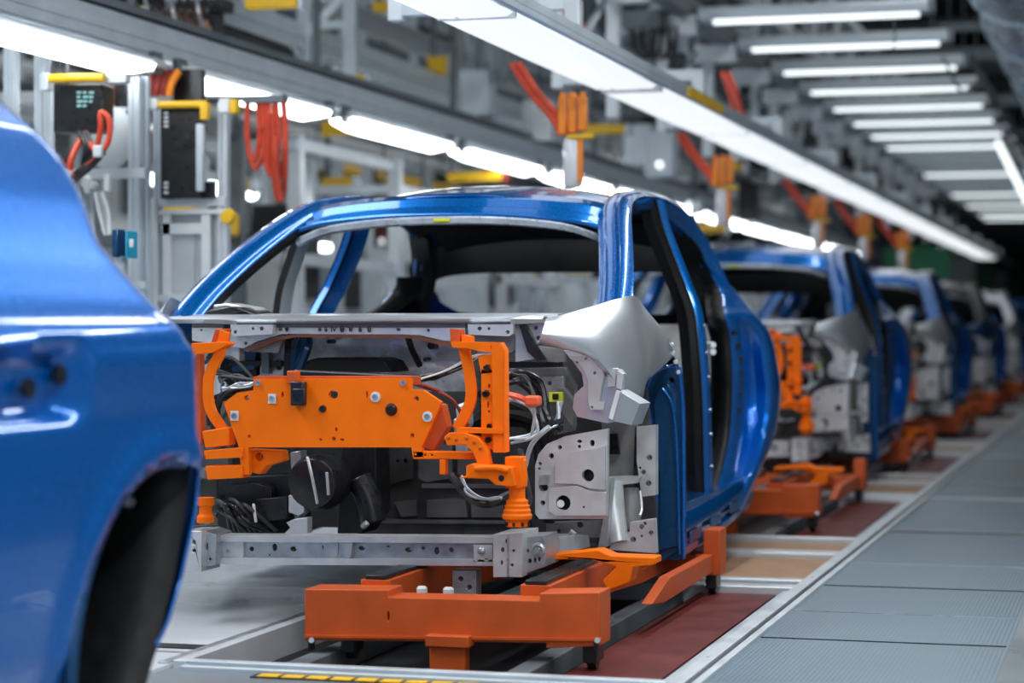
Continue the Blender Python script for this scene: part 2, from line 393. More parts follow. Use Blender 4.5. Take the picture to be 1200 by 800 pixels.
def make_car():
    o = thing('car_body', (CX, CY, .13), 'blue four door car body with bare silver front wing, nearest full shell in the line', 'car body', 'unfinished car bodies on the line')
    def pair(name, f, **k):
        m_ = MB(); f(m_); m_.build(name, o, **k); m_.mirror(CX).build(name, o, **k)
    # roof skin
    rows = []
    for i in range(15):
        t = i/14; Y = 8.20+1.54*t; zc = 1.505+.105*math.sin(math.pi*min(1, t*.85+.05))-.07*max(0, t-.75)**1*4*.3
        row = []
        for k in range(17):
            u = -1+2*k/16; x = .60*u
            y = Y+.10*u*u*(1-t)*1.1; z = zc-.075*abs(u)**2.4-.02*t-.05*t**6
            row.append(V(x, y, z))
        rows.append(row)
    c = MB(); c.grid(rows, BLUE); c.build('roof_panel', o, solid=.006, ang=60)
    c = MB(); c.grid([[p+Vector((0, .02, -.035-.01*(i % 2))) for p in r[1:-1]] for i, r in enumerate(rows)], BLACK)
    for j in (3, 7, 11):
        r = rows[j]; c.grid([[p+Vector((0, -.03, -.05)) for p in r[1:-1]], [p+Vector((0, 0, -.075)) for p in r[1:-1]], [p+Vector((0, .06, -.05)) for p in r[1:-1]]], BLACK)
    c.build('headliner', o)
    # windscreen header: three pressed steps and a foil strip
    def hdr(dy, z0, u1=1.02):
        r = []
        for k in range(25):
            u = -1+2*k/24; r.append(V(.67*u*u1, 8.07+dy+.05*abs(u)**2.6, z0-.055*abs(u)**2.4-.022*max(0, abs(u)-.8)*5))
        return r
    c = MB()
    H = [hdr(.165, 1.530), hdr(.12, 1.508), hdr(.10, 1.478), hdr(.05, 1.470), hdr(.035, 1.452), hdr(.0, 1.448), hdr(-.01, 1.432)]
    c.grid(H, BLUE); c.build('windscreen_header', o, solid=.006, ang=25)
    c = MB(); c.grid([hdr(-.014, 1.434, .93), hdr(-.02, 1.428, .93), hdr(-.012, 1.409, .93), hdr(.03, 1.405, .93)], mat('foil_strip', (.72, .79, .88), .4, .3, nscale=14, namt=.3, bump=.15, bscale=20))
    c.build('foil_strip', o, solid=.003)
    c = MB(); q = hdr(-.026, 1.4235, .93); i0 = 12
    c.add([q[i0]+Vector((-.03, 0, .001)), q[i0]+Vector((.035, 0, .001)), q[i0]+Vector((.035, .005, -.014)), q[i0]+Vector((-.03, .005, -.014))], [(0, 1, 2, 3)], YLAB)
    c.build('yellow_sticker', o, solid=.002)
    # side frame: windscreen pillar, roof rail and rear pillar in one sweep
    path = [V(.885, 7.44, 1.05), V(.855, 7.62, 1.17), V(.80, 7.86, 1.31), V(.735, 8.12, 1.44), V(.69, 8.36, 1.52), V(.668, 8.7, 1.562), V(.66, 9.1, 1.572), V(.662, 9.38, 1.557), V(.674, 9.60, 1.52), V(.70, 9.79, 1.445), V(.735, 9.91, 1.34), V(.775, 9.985, 1.225), V(.815, 10.035, 1.10)]
    sec = [(0, .022), (-.016, .004), (-.045, 0), (-.052, .010), (-.062, .010), (-.068, .002), (-.10, .004), (-.112, .02), (-.128, .03), (-.13, .06), (-.11, .085), (-.06, .095), (-.045, .082), (-.03, .088), (-.008, .07)]
    ms = [BLUE]*8+[BLACK]*3+[BLUE, BLUE, BLUE, BLUE]
    pair('side_roof_frame', lambda m_: m_.sweep(path, sec, (1, 0, 0), ms, sub=8), ang=50)
    # pillar base flange
    # centre pillar
    cp = [V(.672, 8.92, 1.535), V(.70, 8.93, 1.42), V(.745, 8.935, 1.30), V(.80, 8.92, 1.17), V(.845, 8.88, 1.06), V(.875, 8.82, .9), V(.888, 8.82, .7), V(.89, 8.84, .5), V(.888, 8.88, .30)]
    def cpil(m_, front=None):
        N = len(cp)
        Pp = crom(cp, 6); rows = []
        n = len(Pp)
        for i, p in enumerate(Pp):
            t = i/(n-1); w = .035+.035*t**1.2
            sc = [(.0, -w-.025), (-.032, -w-.025), (-.04, -w-.012), (-.02, -w-.008), (.0, -w), (.016, -w*.6), (.018, -.2*w), (.008, 0), (.018, w*.3), (.014, w*.8), (0, w), (-.07, w+.01), (-.09, 0), (.0, -w-.03)]
            rows.append([p+Vector((u, v, 0)) for u, v in sc])
        K = len(rows[0]); 
        for k in range(K-1):
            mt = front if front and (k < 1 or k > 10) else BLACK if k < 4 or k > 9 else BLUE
            m_.grid([[r[k], r[k+1]] for r in rows], mt)
        for z_ in range(6):
            q = Pp[int(n*(.55+.07*z_))]; m_.cyl(q+Vector((.012, .01, 0)), q+Vector((.022, .01, 0)), .007, STEEL, n=8)
    m_ = MB(); cpil(m_); m_.build('centre_pillar', o, ang=45)
    m_ = MB(); cpil(m_, BLUEF); m_.mirror(CX).build('centre_pillar', o, ang=45)
    # a bare grey door brace on the far side only
    c = MB(); c.sweep([V(-.665, 8.40, 1.47), V(-.70, 8.40, 1.38), V(-.745, 8.41, 1.27), V(-.79, 8.42, 1.14), V(-.82, 8.42, .9)], [(.0, -.06), (.012, -.045), (.0, -.03), (.014, -.012), (.0, .008), (.014, .03), (.0, .05), (-.03, .05), (-.03, -.06)], (1, 0, 0), [STEELW, ALUW, ALU, ALUW, ALU, ALUW, BLKG, BLKG, STEELW])
    c.build('door_brace', o)
    # quarter panel
    def quarter(m_):
        R_ = [(322, [(833, .745), (837, .752), (841, .758), (844, .764), (847, .768)]), (333, [(840, .765), (844, .772), (848, .78), (852, .786), (855, .79)]), (345, [(846, .79), (851, .805), (858, .812), (862, .818), (866, .82)]),
              (360, [(848, .82), (855, .835), (862, .845), (870, .86), (878, .87)]),
              (372, [(850, .85), (860, .865), (868, .875), (880, .90), (889, .905)]),
              (393, [(855, .86), (868, .88), (875, .872), (892, .93), (903, .94)]),
              (430, [(858, .87), (874, .89), (880, .872), (899, .95), (912, .958)]),
              (467, [(858, .87), (876, .89), (882, .875), (902, .955), (915, .962)]),
              (510, [(855, .87), (873, .89), (880, .885), (896, .955), (908, .96)]),
              (545, [(848, .88), (866, .90), (873, .90), (885, .955), (894, .96)]),
              (578, [(838, .89), (850, .91), (858, .925), (870, .95), (879, .955)]),
              (597, [(826, .90), (842, .92), (850, .93), (862, .945), (871, .95)])]
        rows = []
        for py, cols in R_:
            r = [R(px, py, x) for px, x in cols]; i0 = r[0]
            pre = [i0+Vector((-.10, .10, 0)), i0+Vector((-.05, .0, 0))]
            q = r[-1]; z = q.z
            ext = [q+Vector((-.05, .12, 0)), q+Vector((-.11, .35, .02)), q+Vector((-.20, .65, .02)), q+Vector((-.45, .8, .02))] if .62 < z < .985 else [q+Vector((-.02, .03, -.01)), q+Vector((-.06, .08, -.05)), q+Vector((-.14, .2, -.13)), q+Vector((-.25, .3, -.2))] if z >= .985 else [q+Vector((-.03, .03, 0)), q+Vector((-.12, .05, 0)), q+Vector((-.3, .06, 0)), q+Vector((-.45, .08, 0))]
            rows.append([(pre+r+ext)[i] for i in range(11)])
        # refine along both directions
        fine = [crom(r, 4) for r in rows]; K = len(fine[0])
        cols = [crom([r[k] for r in fine], 4) for k in range(K)]
        G_ = [[cols[k][i] for k in range(K)] for i in range(len(cols[0]))]
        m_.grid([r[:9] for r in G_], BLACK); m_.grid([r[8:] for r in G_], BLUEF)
        m_.grid([r[13:K-14] for r in [[p+Vector((.0008, -.0008, 0)) for p in g] for g in G_]][:0] or [[G_[0][8], G_[0][9]], [G_[1][8], G_[1][9]]], BLUEF)
        for py, px, rr in ((390, 861, .011), (405, 865, .014), (421, 867, .014), (436, 868, .015), (448, 868, .012), (462, 867, .008), (480, 866, .010)):
            q = R(px, py, .884); nrm = Vector((.75, -.66, 0)); m_.cyl(q-nrm*.01, q+nrm*.006, rr, BLKG, n=12)
    pair('quarter_panel', quarter, ang=50)
    # sill
    def sill(m_):
        for (x0, x1, z0, z1) in ((.78, .925, .0, .17),):
            A = [(.925, 0), (.945, .02), (.945, .05), (.93, .055), (.93, .10), (.948, .105), (.945, .15), (.925, .175), (.80, .18), (.78, 0)]
            m_.grid([[V(x, 8.12+(.02 if x < .9 else 0), .125+z) for x, z in A+A[:1]], [V(x, 8.8, .145+z) for x, z in A+A[:1]], [V(x, 9.55, .195+z*.9) for x, z in A+A[:1]], [V(x-.02, 9.72, .24+z*.7) for x, z in A+A[:1]]], BLUE)
            m_.add([V(x, 8.14, .125+z) for x, z in A], [tuple(range(len(A)))], BLUED)
        for y in (8.2, 8.62, 9.05, 9.4):
            z = .125+(y-8.12)*.045; m_.box(V(.944, y, z+.058), V(.95, y+.22, z+.098), BLUED)
        m_.box(V(.72, 8.17, .30), V(.93, 9.5, .335), BLUE)
    pair('sill', sill, bevel=.003, ang=40)
    # hinge pillar and wheelhouse rear wall
    def hinge(m_):
        m_.prism([(769, 655), (768, 600), (765, 540), (758, 490), (755, 460), (760, 442), (775, 431), (790, 425), (797, 440), (800, 480), (801, 600), (802, 640), (776, 658)], 8.12, .06, BLUED, holes=[(787, 445, 3)])
        m_.prism([(772, 645), (773, 560), (768, 500), (766, 470), (772, 455), (782, 450), (790, 462), (792, 560), (793, 640)], 8.10, .03, BLUED)
        m_.tube([P(769, 650, 8.08), P(769, 560, 8.08), P(763, 500, 8.06), P(757, 462, 8.0), P(762, 442, 7.95), P(776, 431, 7.98), P(790, 428, 8.05)], .008, BLUE, n=8)
        m_.tube([P(801, 655, 8.1), P(801, 560, 8.1), P(800, 480, 8.1), P(796, 430, 8.08)], .007, BLUEF, n=8)
        m_.tube([P(796, 650, 8.08), P(794, 560, 8.08), P(791, 500, 8.08), P(786, 470, 8.06), P(776, 455, 8.06)], .007, BLUE, n=8)
        for py in (404, 414, 424, 436): m_.cyl(P(786+(py-404)*.25, py, 8.05), P(787+(py-404)*.25, py, 8.0), .009, STEEL, n=10)
        # door opening front jamb
        rows = []
        for (Y, z, x) in ((7.62, 1.07, .86), (7.85, 1.0, .88), (8.05, .93, .9), (8.2, .84, .91), (8.24, .6, .91), (8.24, .33, .91)):
            rows.append([V(x, Y, z), V(x-.06, Y+.035, z-.01), V(x-.2, Y+.04, z-.02), V(x-.3, Y+.04, z-.02)])
        m_.grid(rows, BLKG)
    pair('hinge_pillar', hinge, bevel=.002)
    # front wing
    def wing(m_):
        C_ = [((640, 373, 7.05), (631, 403, 7.0)), ((665, 367, 7.12), (665, 409, 7.03)), ((700, 357, 7.28), (700, 420, 7.1)), ((727, 349, 7.42), (729, 457, 7.22)),
              ((742, 346, 7.50), (751, 472, 7.40)), ((749, 351, 7.58), (758, 447, 7.50)), ((757, 362, 7.68), (775, 431, 7.78)), ((772, 380, 7.85), (792, 415, 8.08))]
        rows = []
        for k in range(13):
            v = k/12; r = []
            for a, b_ in C_:
                px, py, Y = [a[i]+(b_[i]-a[i])*v for i in range(3)]
                r.append(P(px, py, Y-.07*math.sin(math.pi*v)**.8+.024*math.exp(-((v-.38)/.13)**2)*(1 if a[2] < 7.5 else .3)))
            rows.append(crom(r, 4))
        rows = [resamp(r, 44) for r in rows]
        for it in range(10):
            rows = [[rows[i][k] if i in (0, 12) or k in (0, 43) else (rows[i-1][k]+rows[i+1][k]+rows[i][k-1]+rows[i][k+1]+rows[i][k]*2)/6 for k in range(44)] for i in range(13)]
        rows = [resamp(r, 40) for r in rows]; rows = [[sum((rows[max(0, min(12, i+di))][k] for di in (-1, 0, 1)), Vector())/3 if 0 < i < 12 else rows[i][k] for k in range(40)] for i in range(13)]
        m_.grid(rows, SILV)
        m_.grid([rows[-1], [p+Vector((-.03, .03, 0)) for p in rows[-1]]], SILV)
    pair('front_wing', wing, ang=80)
    # cowl
    c = MB(); rows = []
    pr = [(7.24, 1.020), (7.235, 1.034), (7.25, 1.043), (7.30, 1.040), (7.31, 1.030), (7.36, 1.028), (7.45, 1.05), (7.6, 1.055), (7.62, 1.0)]
    for Y, z in pr:
        rows.append([V(-.93+k*.155, Y+.03*(k-5)**2/36, z) for k in range(11)])
    c.grid(rows, SILV); c.build('cowl_panel', o, solid=.004)
    c = MB(); c.prism([(225, 384), (545, 384), (545, 400), (520, 399), (490, 392), (330, 391), (300, 400), (285, 408), (270, 406), (225, 399)], 7.26, .03, STEELW,
                      holes=[(236, 386.5, 1.5), (288, 402, 2), (329, 386, 2), (336, 386, 2.4), (375, 383.2+3, 2), (382, 387, 2), (401, 386, 3, 3.6), (411, 386, 2.5), (422, 386, 2), (433, 386, 3, 3.6), (467, 386, 2.6, 2), (502, 387, 2)])
    c.prism([(225, 377), (545, 377), (545, 385), (225, 385)], 7.275, .03, GREY)
    c.prism([(290, 409), (305, 402), (322, 395), (345, 391.5), (470, 391.5), (500, 396), (520, 400), (540, 403), (540, 407), (515, 404), (492, 398), (470, 395), (345, 395), (325, 399), (306, 407), (292, 412)], 7.255, .02, RUST)
    c.build('cowl_beam', o, bevel=.0015)
    def tx(body, px, py, size, m0, Y=7.252):
        cu = bpy.data.curves.new('stamp', 'FONT'); cu.body = body; cu.size = size; cu.extrude = .0012; cu.align_x = 'CENTER'; cu.align_y = 'CENTER'
        t = bpy.data.objects.new('stamp_curve', cu); SC.collection.objects.link(t); bpy.context.view_layer.update()
        me = bpy.data.meshes.new_from_object(t.evaluated_get(bpy.context.evaluated_depsgraph_get()))
        p = P(px, py, Y); c = MB(); c.add([Vector((v.co.x, -v.co.z, v.co.y))+p for v in me.vertices], [tuple(f.vertices) for f in me.polygons], m0)
        c.build('stamped_character', o, merge=False); bpy.data.objects.remove(t); bpy.data.curves.remove(cu)
    MARK = mat('black_stamp_ink', (.015, .015, .015), 0, .6)
    for ch, px, sz in (('8', 374.5, .021), ('8', 381.5, .021), ('IV', 391, .026), ('0', 401, .034), ('V', 411, .026), ('6', 422, .030), ('0', 433, .030), ('F', 328, .022), ('0', 336, .026), ('T', 291, .024), ('T', 300, .024)):
        tx(ch, px, 386, sz, MARK)
    def brk(m_):
        m_.prism([(548, 380), (601, 380), (601, 391), (596, 394), (549, 392)], 7.22, .03, STEELW, holes=[(562, 385, 2.6), (573, 385, 1.8), (595, 389, 2.4)])
        m_.prism([(552, 391), (606, 391), (606, 408), (600, 413), (560, 414)], 7.30, .03, GREY)
        m_.prism([(604, 380), (638, 378), (632, 402), (622, 404), (628, 420), (604, 424)], 7.28, .05, STEELW, holes=[(628, 384, 2.4), (631, 396, 3)])
        m_.prism([(608, 380), (616, 380), (626, 400), (640, 421), (630, 423), (618, 412)], 7.25, .02, BLKG)
        m_.prism([(628, 405), (660, 409), (662, 424), (642, 424)], 7.26, .03, GREY)
        m_.prism([(598, 380), (640, 378), (640, 374), (598, 374)], 7.24, .08, GREY)
    pair('cowl_bracket', brk, bevel=.002)
    def innerp(m_):
        m_.prism([(590, 432), (662, 430), (674, 452), (672, 505), (640, 512), (612, 470), (590, 470)], 7.55, .04, GREY, holes=[(645, 450, 3)])
        m_.prism([(624, 441), (660, 441), (660, 470), (632, 470)], 7.5, .03, STEELW, holes=[(644, 449, 2.4)])
        m_.prism([(590, 424), (655, 424), (655, 430), (590, 431)], 7.45, .06, BLKG)
        m_.prism([(652, 455), (660, 455), (672, 470), (672, 500), (664, 492), (652, 475)], 7.45, .05, GREY)
    pair('inner_wing_panel', innerp, bevel=.002)
    # headlamp bracket
    def hb(m_):
        m_.prism([(660, 410), (680, 412), (702, 420), (726, 433), (731, 440), (728, 457), (740, 466), (735, 490), (712, 496), (676, 488), (671, 478), (673, 462), (684, 452), (682, 438), (672, 424)], 7.19, .05, SILV)
        m_.prism([(665, 416), (688, 417), (704, 427), (708, 440), (704, 456), (702, 470), (708, 471), (707, 480), (692, 480), (689, 470), (689, 445), (682, 430), (668, 420)], 7.165, .02, STEELW, holes=[(676, 425, 1.8), (697, 437, 2), (687, 420, 1.8), (694, 477, 1.8)])
        m_.prism([(712, 430), (722, 432), (721, 452), (712, 454)], 7.17, .03, STEELW)
        m_.prism([(723, 434), (731, 438), (728, 456), (722, 454)], 7.15, .04, STEELW)
        q = [P(723, 457, 7.15), P(750, 473, 7.2), P(740, 498, 7.2), P(713, 492, 7.12)]; w = [p+Vector((.01, .12, 0)) for p in q]
        m_.add(q+w, [(0, 1, 2, 3), (7, 6, 5, 4), (0, 4, 5, 1), (1, 5, 6, 2), (2, 6, 7, 3), (3, 7, 4, 0)], SILV)
        q = [P(722, 457, 7.13), P(727, 459, 7.13), P(718, 492, 7.11), P(713, 490, 7.11)]; w = [p+Vector((0, .03, 0)) for p in q]
        m_.add(q+w, [(0, 1, 2, 3), (7, 6, 5, 4), (0, 4, 5, 1), (1, 5, 6, 2), (2, 6, 7, 3), (3, 7, 4, 0)], STEELW)
    pair('headlamp_bracket', hb, bevel=.004)
    # radiator support side plate
    def rs(m_):
        m_.prism([(627, 545), (631, 532), (641, 520), (662, 511), (712, 502), (711, 605), (705, 608), (632, 608), (627, 602)], 7.10, .03, STEELW,
                 holes=[(633, 543, 2), (632, 549, 1.6), (646, 534, 3.2), (656, 524, 2.6), (679, 517, 3, 2), (679, 523, 2), (694, 519, 3, 4), (637, 571, 5.5, 4.5), (636, 589, 3), (689, 557, 7.5), (660, 589, 9)])
        m_.prism([(650, 566), (650, 545), (655, 536), (668, 530), (709, 522), (709, 573), (690, 572), (676, 567)], 7.078, .03, STEELW, holes=[(689, 557, 7.5, 7.5)])
        m_.prism([(643, 572), (676, 569), (690, 575), (710, 577), (710, 604), (650, 604), (643, 598)], 7.072, .03, STEELW, holes=[(660, 589, 9, 9), (684, 594, 1.5)])
        m_.prism([(633, 556), (642, 556), (642, 568), (633, 568)], 7.07, .03, STEEL)
        m_.cyl(P(657, 590, 7.13), P(657, 590, 7.075), .013, STEELW, n=16)
        m_.prism([(640, 525), (712, 508), (712, 604), (640, 604)], 7.14, .02, BLKG)
    pair('radiator_support', rs, bevel=.004)
    # wheelhouse inner sheets behind it
    def wh(m_):
        m_.prism([(704, 490), (745, 494), (748, 520), (744, 560), (712, 560)], 7.7, .04, GREY)
        m_.prism([(712, 508), (723, 508), (726, 532), (712, 532)], 7.68, .02, BLKG)
        m_.prism([(746, 500), (768, 498), (768, 580), (752, 582), (746, 540)], 7.6, .05, STEELW, holes=[(761, 536, 3.5), (754, 553, 3), (760, 566, 3.5), (750, 548, 1.6)])
        m_.prism([(708, 560), (750, 558), (746, 566), (708, 570)], 7.55, .1, STEELW)
        m_.prism([(738, 612), (766, 608), (768, 648), (714, 644), (716, 638), (738, 622)], 7.45, .05, STEELW, holes=[(752, 617, 3), (756, 613, 2), (742, 632, 3.5), (752, 628, 1.5), (763, 624, 3)])
        m_.tube([P(716, 566, 7.5), P(720, 600, 7.48), P(726, 636, 7.45)], .042, STEELW, n=14, r1=.034)
        m_.tube([P(738, 572, 7.62), P(740, 620, 7.6)], .035, GREY, n=14)
        m_.prism([(708, 600), (716, 560), (712, 640), (700, 645)], 7.4, .06, STEEL)
        m_.prism([(755, 430), (768, 600), (770, 650), (700, 650), (700, 490), (740, 470)], 7.95, .04, DGREY)
        m_.tube([P(750, 575, 7.5), P(752, 595, 7.48), P(750, 604, 7.46)], .006, STEEL)
        m_.prism([(744, 500), (748, 500), (752, 560), (746, 590), (742, 560)], 7.62, .03, BLKG)
    pair('wheelhouse_sheet', wh, bevel=.003)
    # bumper beam
    c = MB()
    c.prism([(240, 633), (578, 635), (578, 655), (240, 653)], 6.93, .05, STEEL, holes=[(295, 643, 3), (322, 641, 3, 4.5), (344, 643, 4.2, 3), (380, 641, 2.6), (392, 641, 2.8, 1.6), (424, 642, 4.2, 2.6), (479, 644, 5, 3), (496, 642, 2.2, 2), (512, 645, 3.2, 4.6), (529, 644, 3), (316, 650, 1), (395+60, 640, 2, 1)])
    for (y0, y1, m0) in ((627, 634.5, STEELW), (653.5, 661, STEELW)):
        c.prism([(240, y0), (578, y0+2), (578, y1+2), (240, y1)], 6.90, .09, m0)
    c.prism([(400, 634), (413, 634), (411, 652), (407, 656), (402, 652)], 6.905, .03, STEEL)
    c.prism([(378, 634), (396, 634), (396, 650), (390, 654), (380, 650)], 6.925, .01, STEEL)
    c.prism([(252, 634), (285, 634), (285, 655), (252, 655)], 6.918, .02, STEELW, holes=[(257, 644, 2.5), (267, 646, 2.5)])
    c.prism([(555, 638), (577, 638), (577, 658), (555, 658)], 6.90, .03, STEELW, holes=[(558, 656, 2.2, 1.6), (570, 656, 2.6, 1.8)])
    c.lathe(P(565, 645, 6.90), [(.012, 0), (.012, -.012), (.006, -.016)], STEEL, 14, 'y')
    c.build('bumper_beam', o, bevel=.0025)
    c = MB(); c.prism([(578, 626), (612, 624), (612, 676), (578, 676)], 6.80, .2, STEELW, holes=[(589, 644, 2.2, 3), (594, 634, 2, 3), (602, 645, 1.8), (588, 659, 1.4, 3), (595, 656, 2), (600, 662, 2)])
    c.prism([(594, 626), (596, 626), (596, 676), (594, 676)], 6.795, .01, STEEL)
    c.build('crash_box', o, bevel=.003)
    c = MB(); c.prism([(612, 629), (636, 628), (640, 640), (638, 664), (612, 673)], 6.86, .18, STEEL, holes=[(618, 645, 2.2), (621, 657, 2, 3), (627, 656, 1.4, 3), (632, 655, 1.4, 3)])
    c.lathe(P(631, 644, 6.86), [(.024, 0), (.024, -.008), (.016, -.012), (.014, -.004), (.008, -.004), (.008, -.016)], STEEL, 18, 'y')
    c.build('crash_bracket', o, bevel=.003)
    c = MB(); c.prism([(213, 622), (236, 622), (236, 670), (216, 668), (213, 645)], 6.82, .16, STEELW, holes=[(227, 635, 2, 3), (227, 645, 2)])
    c.build('crash_box', o, bevel=.003)
    c = MB(); c.prism([(236, 620), (253, 626), (253, 662), (236, 664)], 6.86, .14, STEEL, holes=[(242, 640, 1.8, 4), (246, 655, 1.6)]); c.build('crash_bracket', o, bevel=.003)
    def rail(m_):
        q = [P(636, 630, 7.0), P(690, 627, 7.45), P(692, 641, 7.45), P(640, 652, 7.0)]
        w = [p+Vector((-.08, .06, 0)) for p in q]
        m_.add(q+w, [(0, 1, 2, 3), (7, 6, 5, 4), (0, 4, 5, 1), (1, 5, 6, 2), (2, 6, 7, 3), (3, 7, 4, 0)], STEELW)
        m_.prism([(640, 612), (705, 610), (705, 630), (640, 630)], 7.5, .05, GREY, holes=[(680, 615, 3.5), (655, 622, 2)])
        m_.tube([P(668, 622, 7.4), P(674, 627, 7.4)], .01, STEELW)
    pair('front_rail', rail, bevel=.002)
    # firewall, dash tray and lower bulkhead
    c = MB(); rows = []
    random.seed(4)
    for i in range(13):
        r = []
        for k in range(29):
            px = 300+k*9; py = 384+i*6.2
            r.append(P(px, py, 7.62+.05*noise.noise(Vector((px*.021, py*.03, 1.3)))+.02*noise.noise(Vector((px*.06, py*.07, 5)))))
        rows.append(r)
    c.grid(rows, SHINY)
    for px, py, r_ in ((327, 401, 3), (336, 422, 3), (385, 400, 2), (505, 405, 3.5), (498, 421, 2), (340, 395, 2), (318, 410, 3)): q = P(px, py, 7.55); c.cyl(q, q+Vector((0, .06, 0)), .004*r_, BLKG, n=12)
    c.build('firewall', o, ang=80)
    c = MB(); c.prism([(300, 384), (345, 384), (340, 440), (300, 440)], 7.5, .02, STEELW, holes=[(327, 401, 3), (327, 427, 5, 7), (318, 411, 3)]); c.build('firewall_bracket', o, bevel=.002)
    c = MB(); c.prism([(334, 390), (342, 390), (340, 440), (332, 440)], 7.45, .03, BLKG)
    c.build('brace_strut', o); c = MB(); c.tube([P(478, 395, 7.45), P(483, 410, 7.45), P(492, 428, 7.42)], .012, BLKG); c.build('drain_hose', o); c = MB(); c.tube([P(345, 440, 7.4), P(350, 405, 7.45), P(358, 396, 7.45), P(360, 405, 7.4), P(350, 432, 7.4)], .02, BLUED); c.build('brace_strut', o)
    c = MB(); c.prism([(352, 436), (360, 422), (372, 419), (440, 419), (452, 423), (460, 436)], 7.35, .2, BLACK)
    c.prism([(343, 432), (350, 433), (500, 440), (545, 424), (548, 428), (505, 446), (343, 440)], 7.2, .06, BLKG); c.build('dash_tray', o, bevel=.01)
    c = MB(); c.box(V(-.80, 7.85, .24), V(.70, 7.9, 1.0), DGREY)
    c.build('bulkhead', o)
    c = MB()
    c.prism([(420, 512), (640, 512), (640, 628), (420, 628)], 7.6, .04, DGREY)
    c.prism([(455, 508), (484, 508), (484, 560), (448, 570)], 7.57, .03, DGREY, holes=[(466, 540, 2), (475, 540, 2.5), (462, 520, 2), (472, 517, 2)])
    for poly in ([(500, 586), (530, 584), (545, 586), (548, 606), (500, 606)], [(490, 520), (530, 520), (530, 560), (500, 565), (490, 560)], [(462, 588), (488, 586), (488, 604), (470, 606)], [(552, 588), (590, 588), (590, 606), (552, 606)], [(440, 608), (620, 610), (620, 614), (440, 613)], [(536, 520), (560, 522), (560, 556), (536, 556)], [(494, 566), (600, 568), (600, 572), (494, 572)]):
        c.prism(poly, 7.575, .03, mat('mid_grey_pressing', (.15, .152, .155), .3, .5, nscale=16, namt=.2))
    c.build('lower_firewall', o, bevel=.004)
    # drive unit and dark machinery on the left of the bay
    c = MB(); q = P(375, 565, 7.1)
    c.lathe(q, [(.07, .12), (.09, .08), (.10, 0), (.098, -.05), (.085, -.08), (.05, -.09)], BLKG, 28, 'y')
    c.tube([P(360, 535, 6.98), P(366, 560, 6.96), P(372, 590, 6.98)], .006, STEELW); c.tube([P(383, 553, 6.98), P(385, 580, 6.98)], .006, STEELW)
    c.prism([(340, 530), (352, 528), (357, 600), (345, 610)], 7.1, .06, STEEL); c.prism([(338, 580), (356, 578), (356, 600), (350, 604), (338, 600)], 7.02, .04, STEELW)
    c.prism([(335, 612), (345, 608), (360, 606), (360, 625), (332, 626), (340, 618)], 6.98, .05, STEELW); c.build('drive_unit', o, bevel=.003)
    c = MB(); c.prism([(255, 560), (340, 556), (340, 626), (255, 626)], 7.15, .2, BLKG)
    c.prism([(262, 570), (300, 566), (318, 572), (318, 600), (270, 608)], 7.1, .06, BLKG)
    c.prism([(300, 585), (336, 582), (336, 608), (300, 612)], 7.05, .08, BLKG)
    for k in range(10): c.tube([P(240+k*5, 590+random.uniform(-8, 8), 7.1), P(262+k*3, 600+random.uniform(-12, 12), 7.0), P(270+k*6, 622, 7.08)], .008, BLKG if k % 3 else DGREY)
    c.tube([P(297, 590, 7.02), P(300, 612, 7.0)], .006, STEELW)
    c.build('gearbox_casing', o, bevel=.006)
    c = MB(); c.prism([(400, 520), (440, 516), (442, 600), (425, 625), (395, 625)], 7.35, .15, BLKG)
    c.tube([P(420, 560, 7.2), P(432, 585, 7.2), P(438, 612, 7.2)], .045, BLKG, n=14); c.tube([P(424, 618, 7.1), P(431, 612, 7.1)], .012, STEELW); c.build('motor_mount', o, bevel=.006)
    c = MB(); c.box(P(205, 500, 7.8), P(258, 630, 7.83), DGREY); c.build('inner_sheet', o); c = MB(); c.prism([(262, 408), (306, 408), (306, 440), (268, 452), (255, 440)], 7.5, .05, BLKG); c.prism([(270, 412), (300, 412), (298, 432), (272, 436)], 7.46, .04, BLUED)
    c.prism([(306, 408), (315, 408), (315, 438), (306, 438)], 7.44, .04, ALUD); c.build('side_pressing', o, bevel=.004)
    random.seed(11)
    def cab(name, pts, r, m0, n=1, j=3, parent=o):
        for i in range(n):
            c = MB(); c.tube([P(x+random.uniform(-j, j), y+random.uniform(-j, j), Y+random.uniform(-.03, .03)) for x, y, Y in pts], r, m0, n=6); c.build(name, parent)
    cab('wiring_cable', [(470, 445, 6.9), (500, 452, 6.9), (530, 468, 6.95), (548, 500, 7)], .0055, REDD, 3, 2)
    cab('wiring_cable', [(460, 448, 7.0), (510, 440, 7.0), (545, 428, 7.05), (560, 415, 7.1)], .005, BLKG, 4, 4)
    cab('wiring_cable', [(480, 448, 6.9), (520, 436, 6.85), (555, 418, 6.8), (575, 416, 6.8)], .0025, WHT, 2, 2)
    cab('wiring_cable', [(560, 470, 7.1), (600, 440, 7.1), (630, 455, 7.15), (640, 490, 7.1), (655, 500, 7.1)], .010, BLKG, 6, 8)
    cab('wiring_cable', [(598, 438, 7.0), (615, 442, 7.0), (625, 460, 7.0), (622, 478, 7.0)], .004, DGREY, 3, 3)
    cab('wiring_cable', [(595, 470, 7.0), (612, 470, 6.98), (622, 478, 6.98), (628, 500, 7.0), (618, 512, 7.0), (600, 518, 7.0)], .0055, ALU, 3, 4)
    cab('wiring_cable', [(655, 470, 7.1), (652, 492, 7.1), (640, 505, 7.05), (622, 520, 7.05), (618, 545, 7.1)], .007, ALU, 2, 3)
    cab('wiring_cable', [(592, 462, 6.98), (608, 466, 6.96), (622, 472, 6.96)], .011, mat('salmon_hose', (.85, .14, .06), 0, .4), 1, 1)
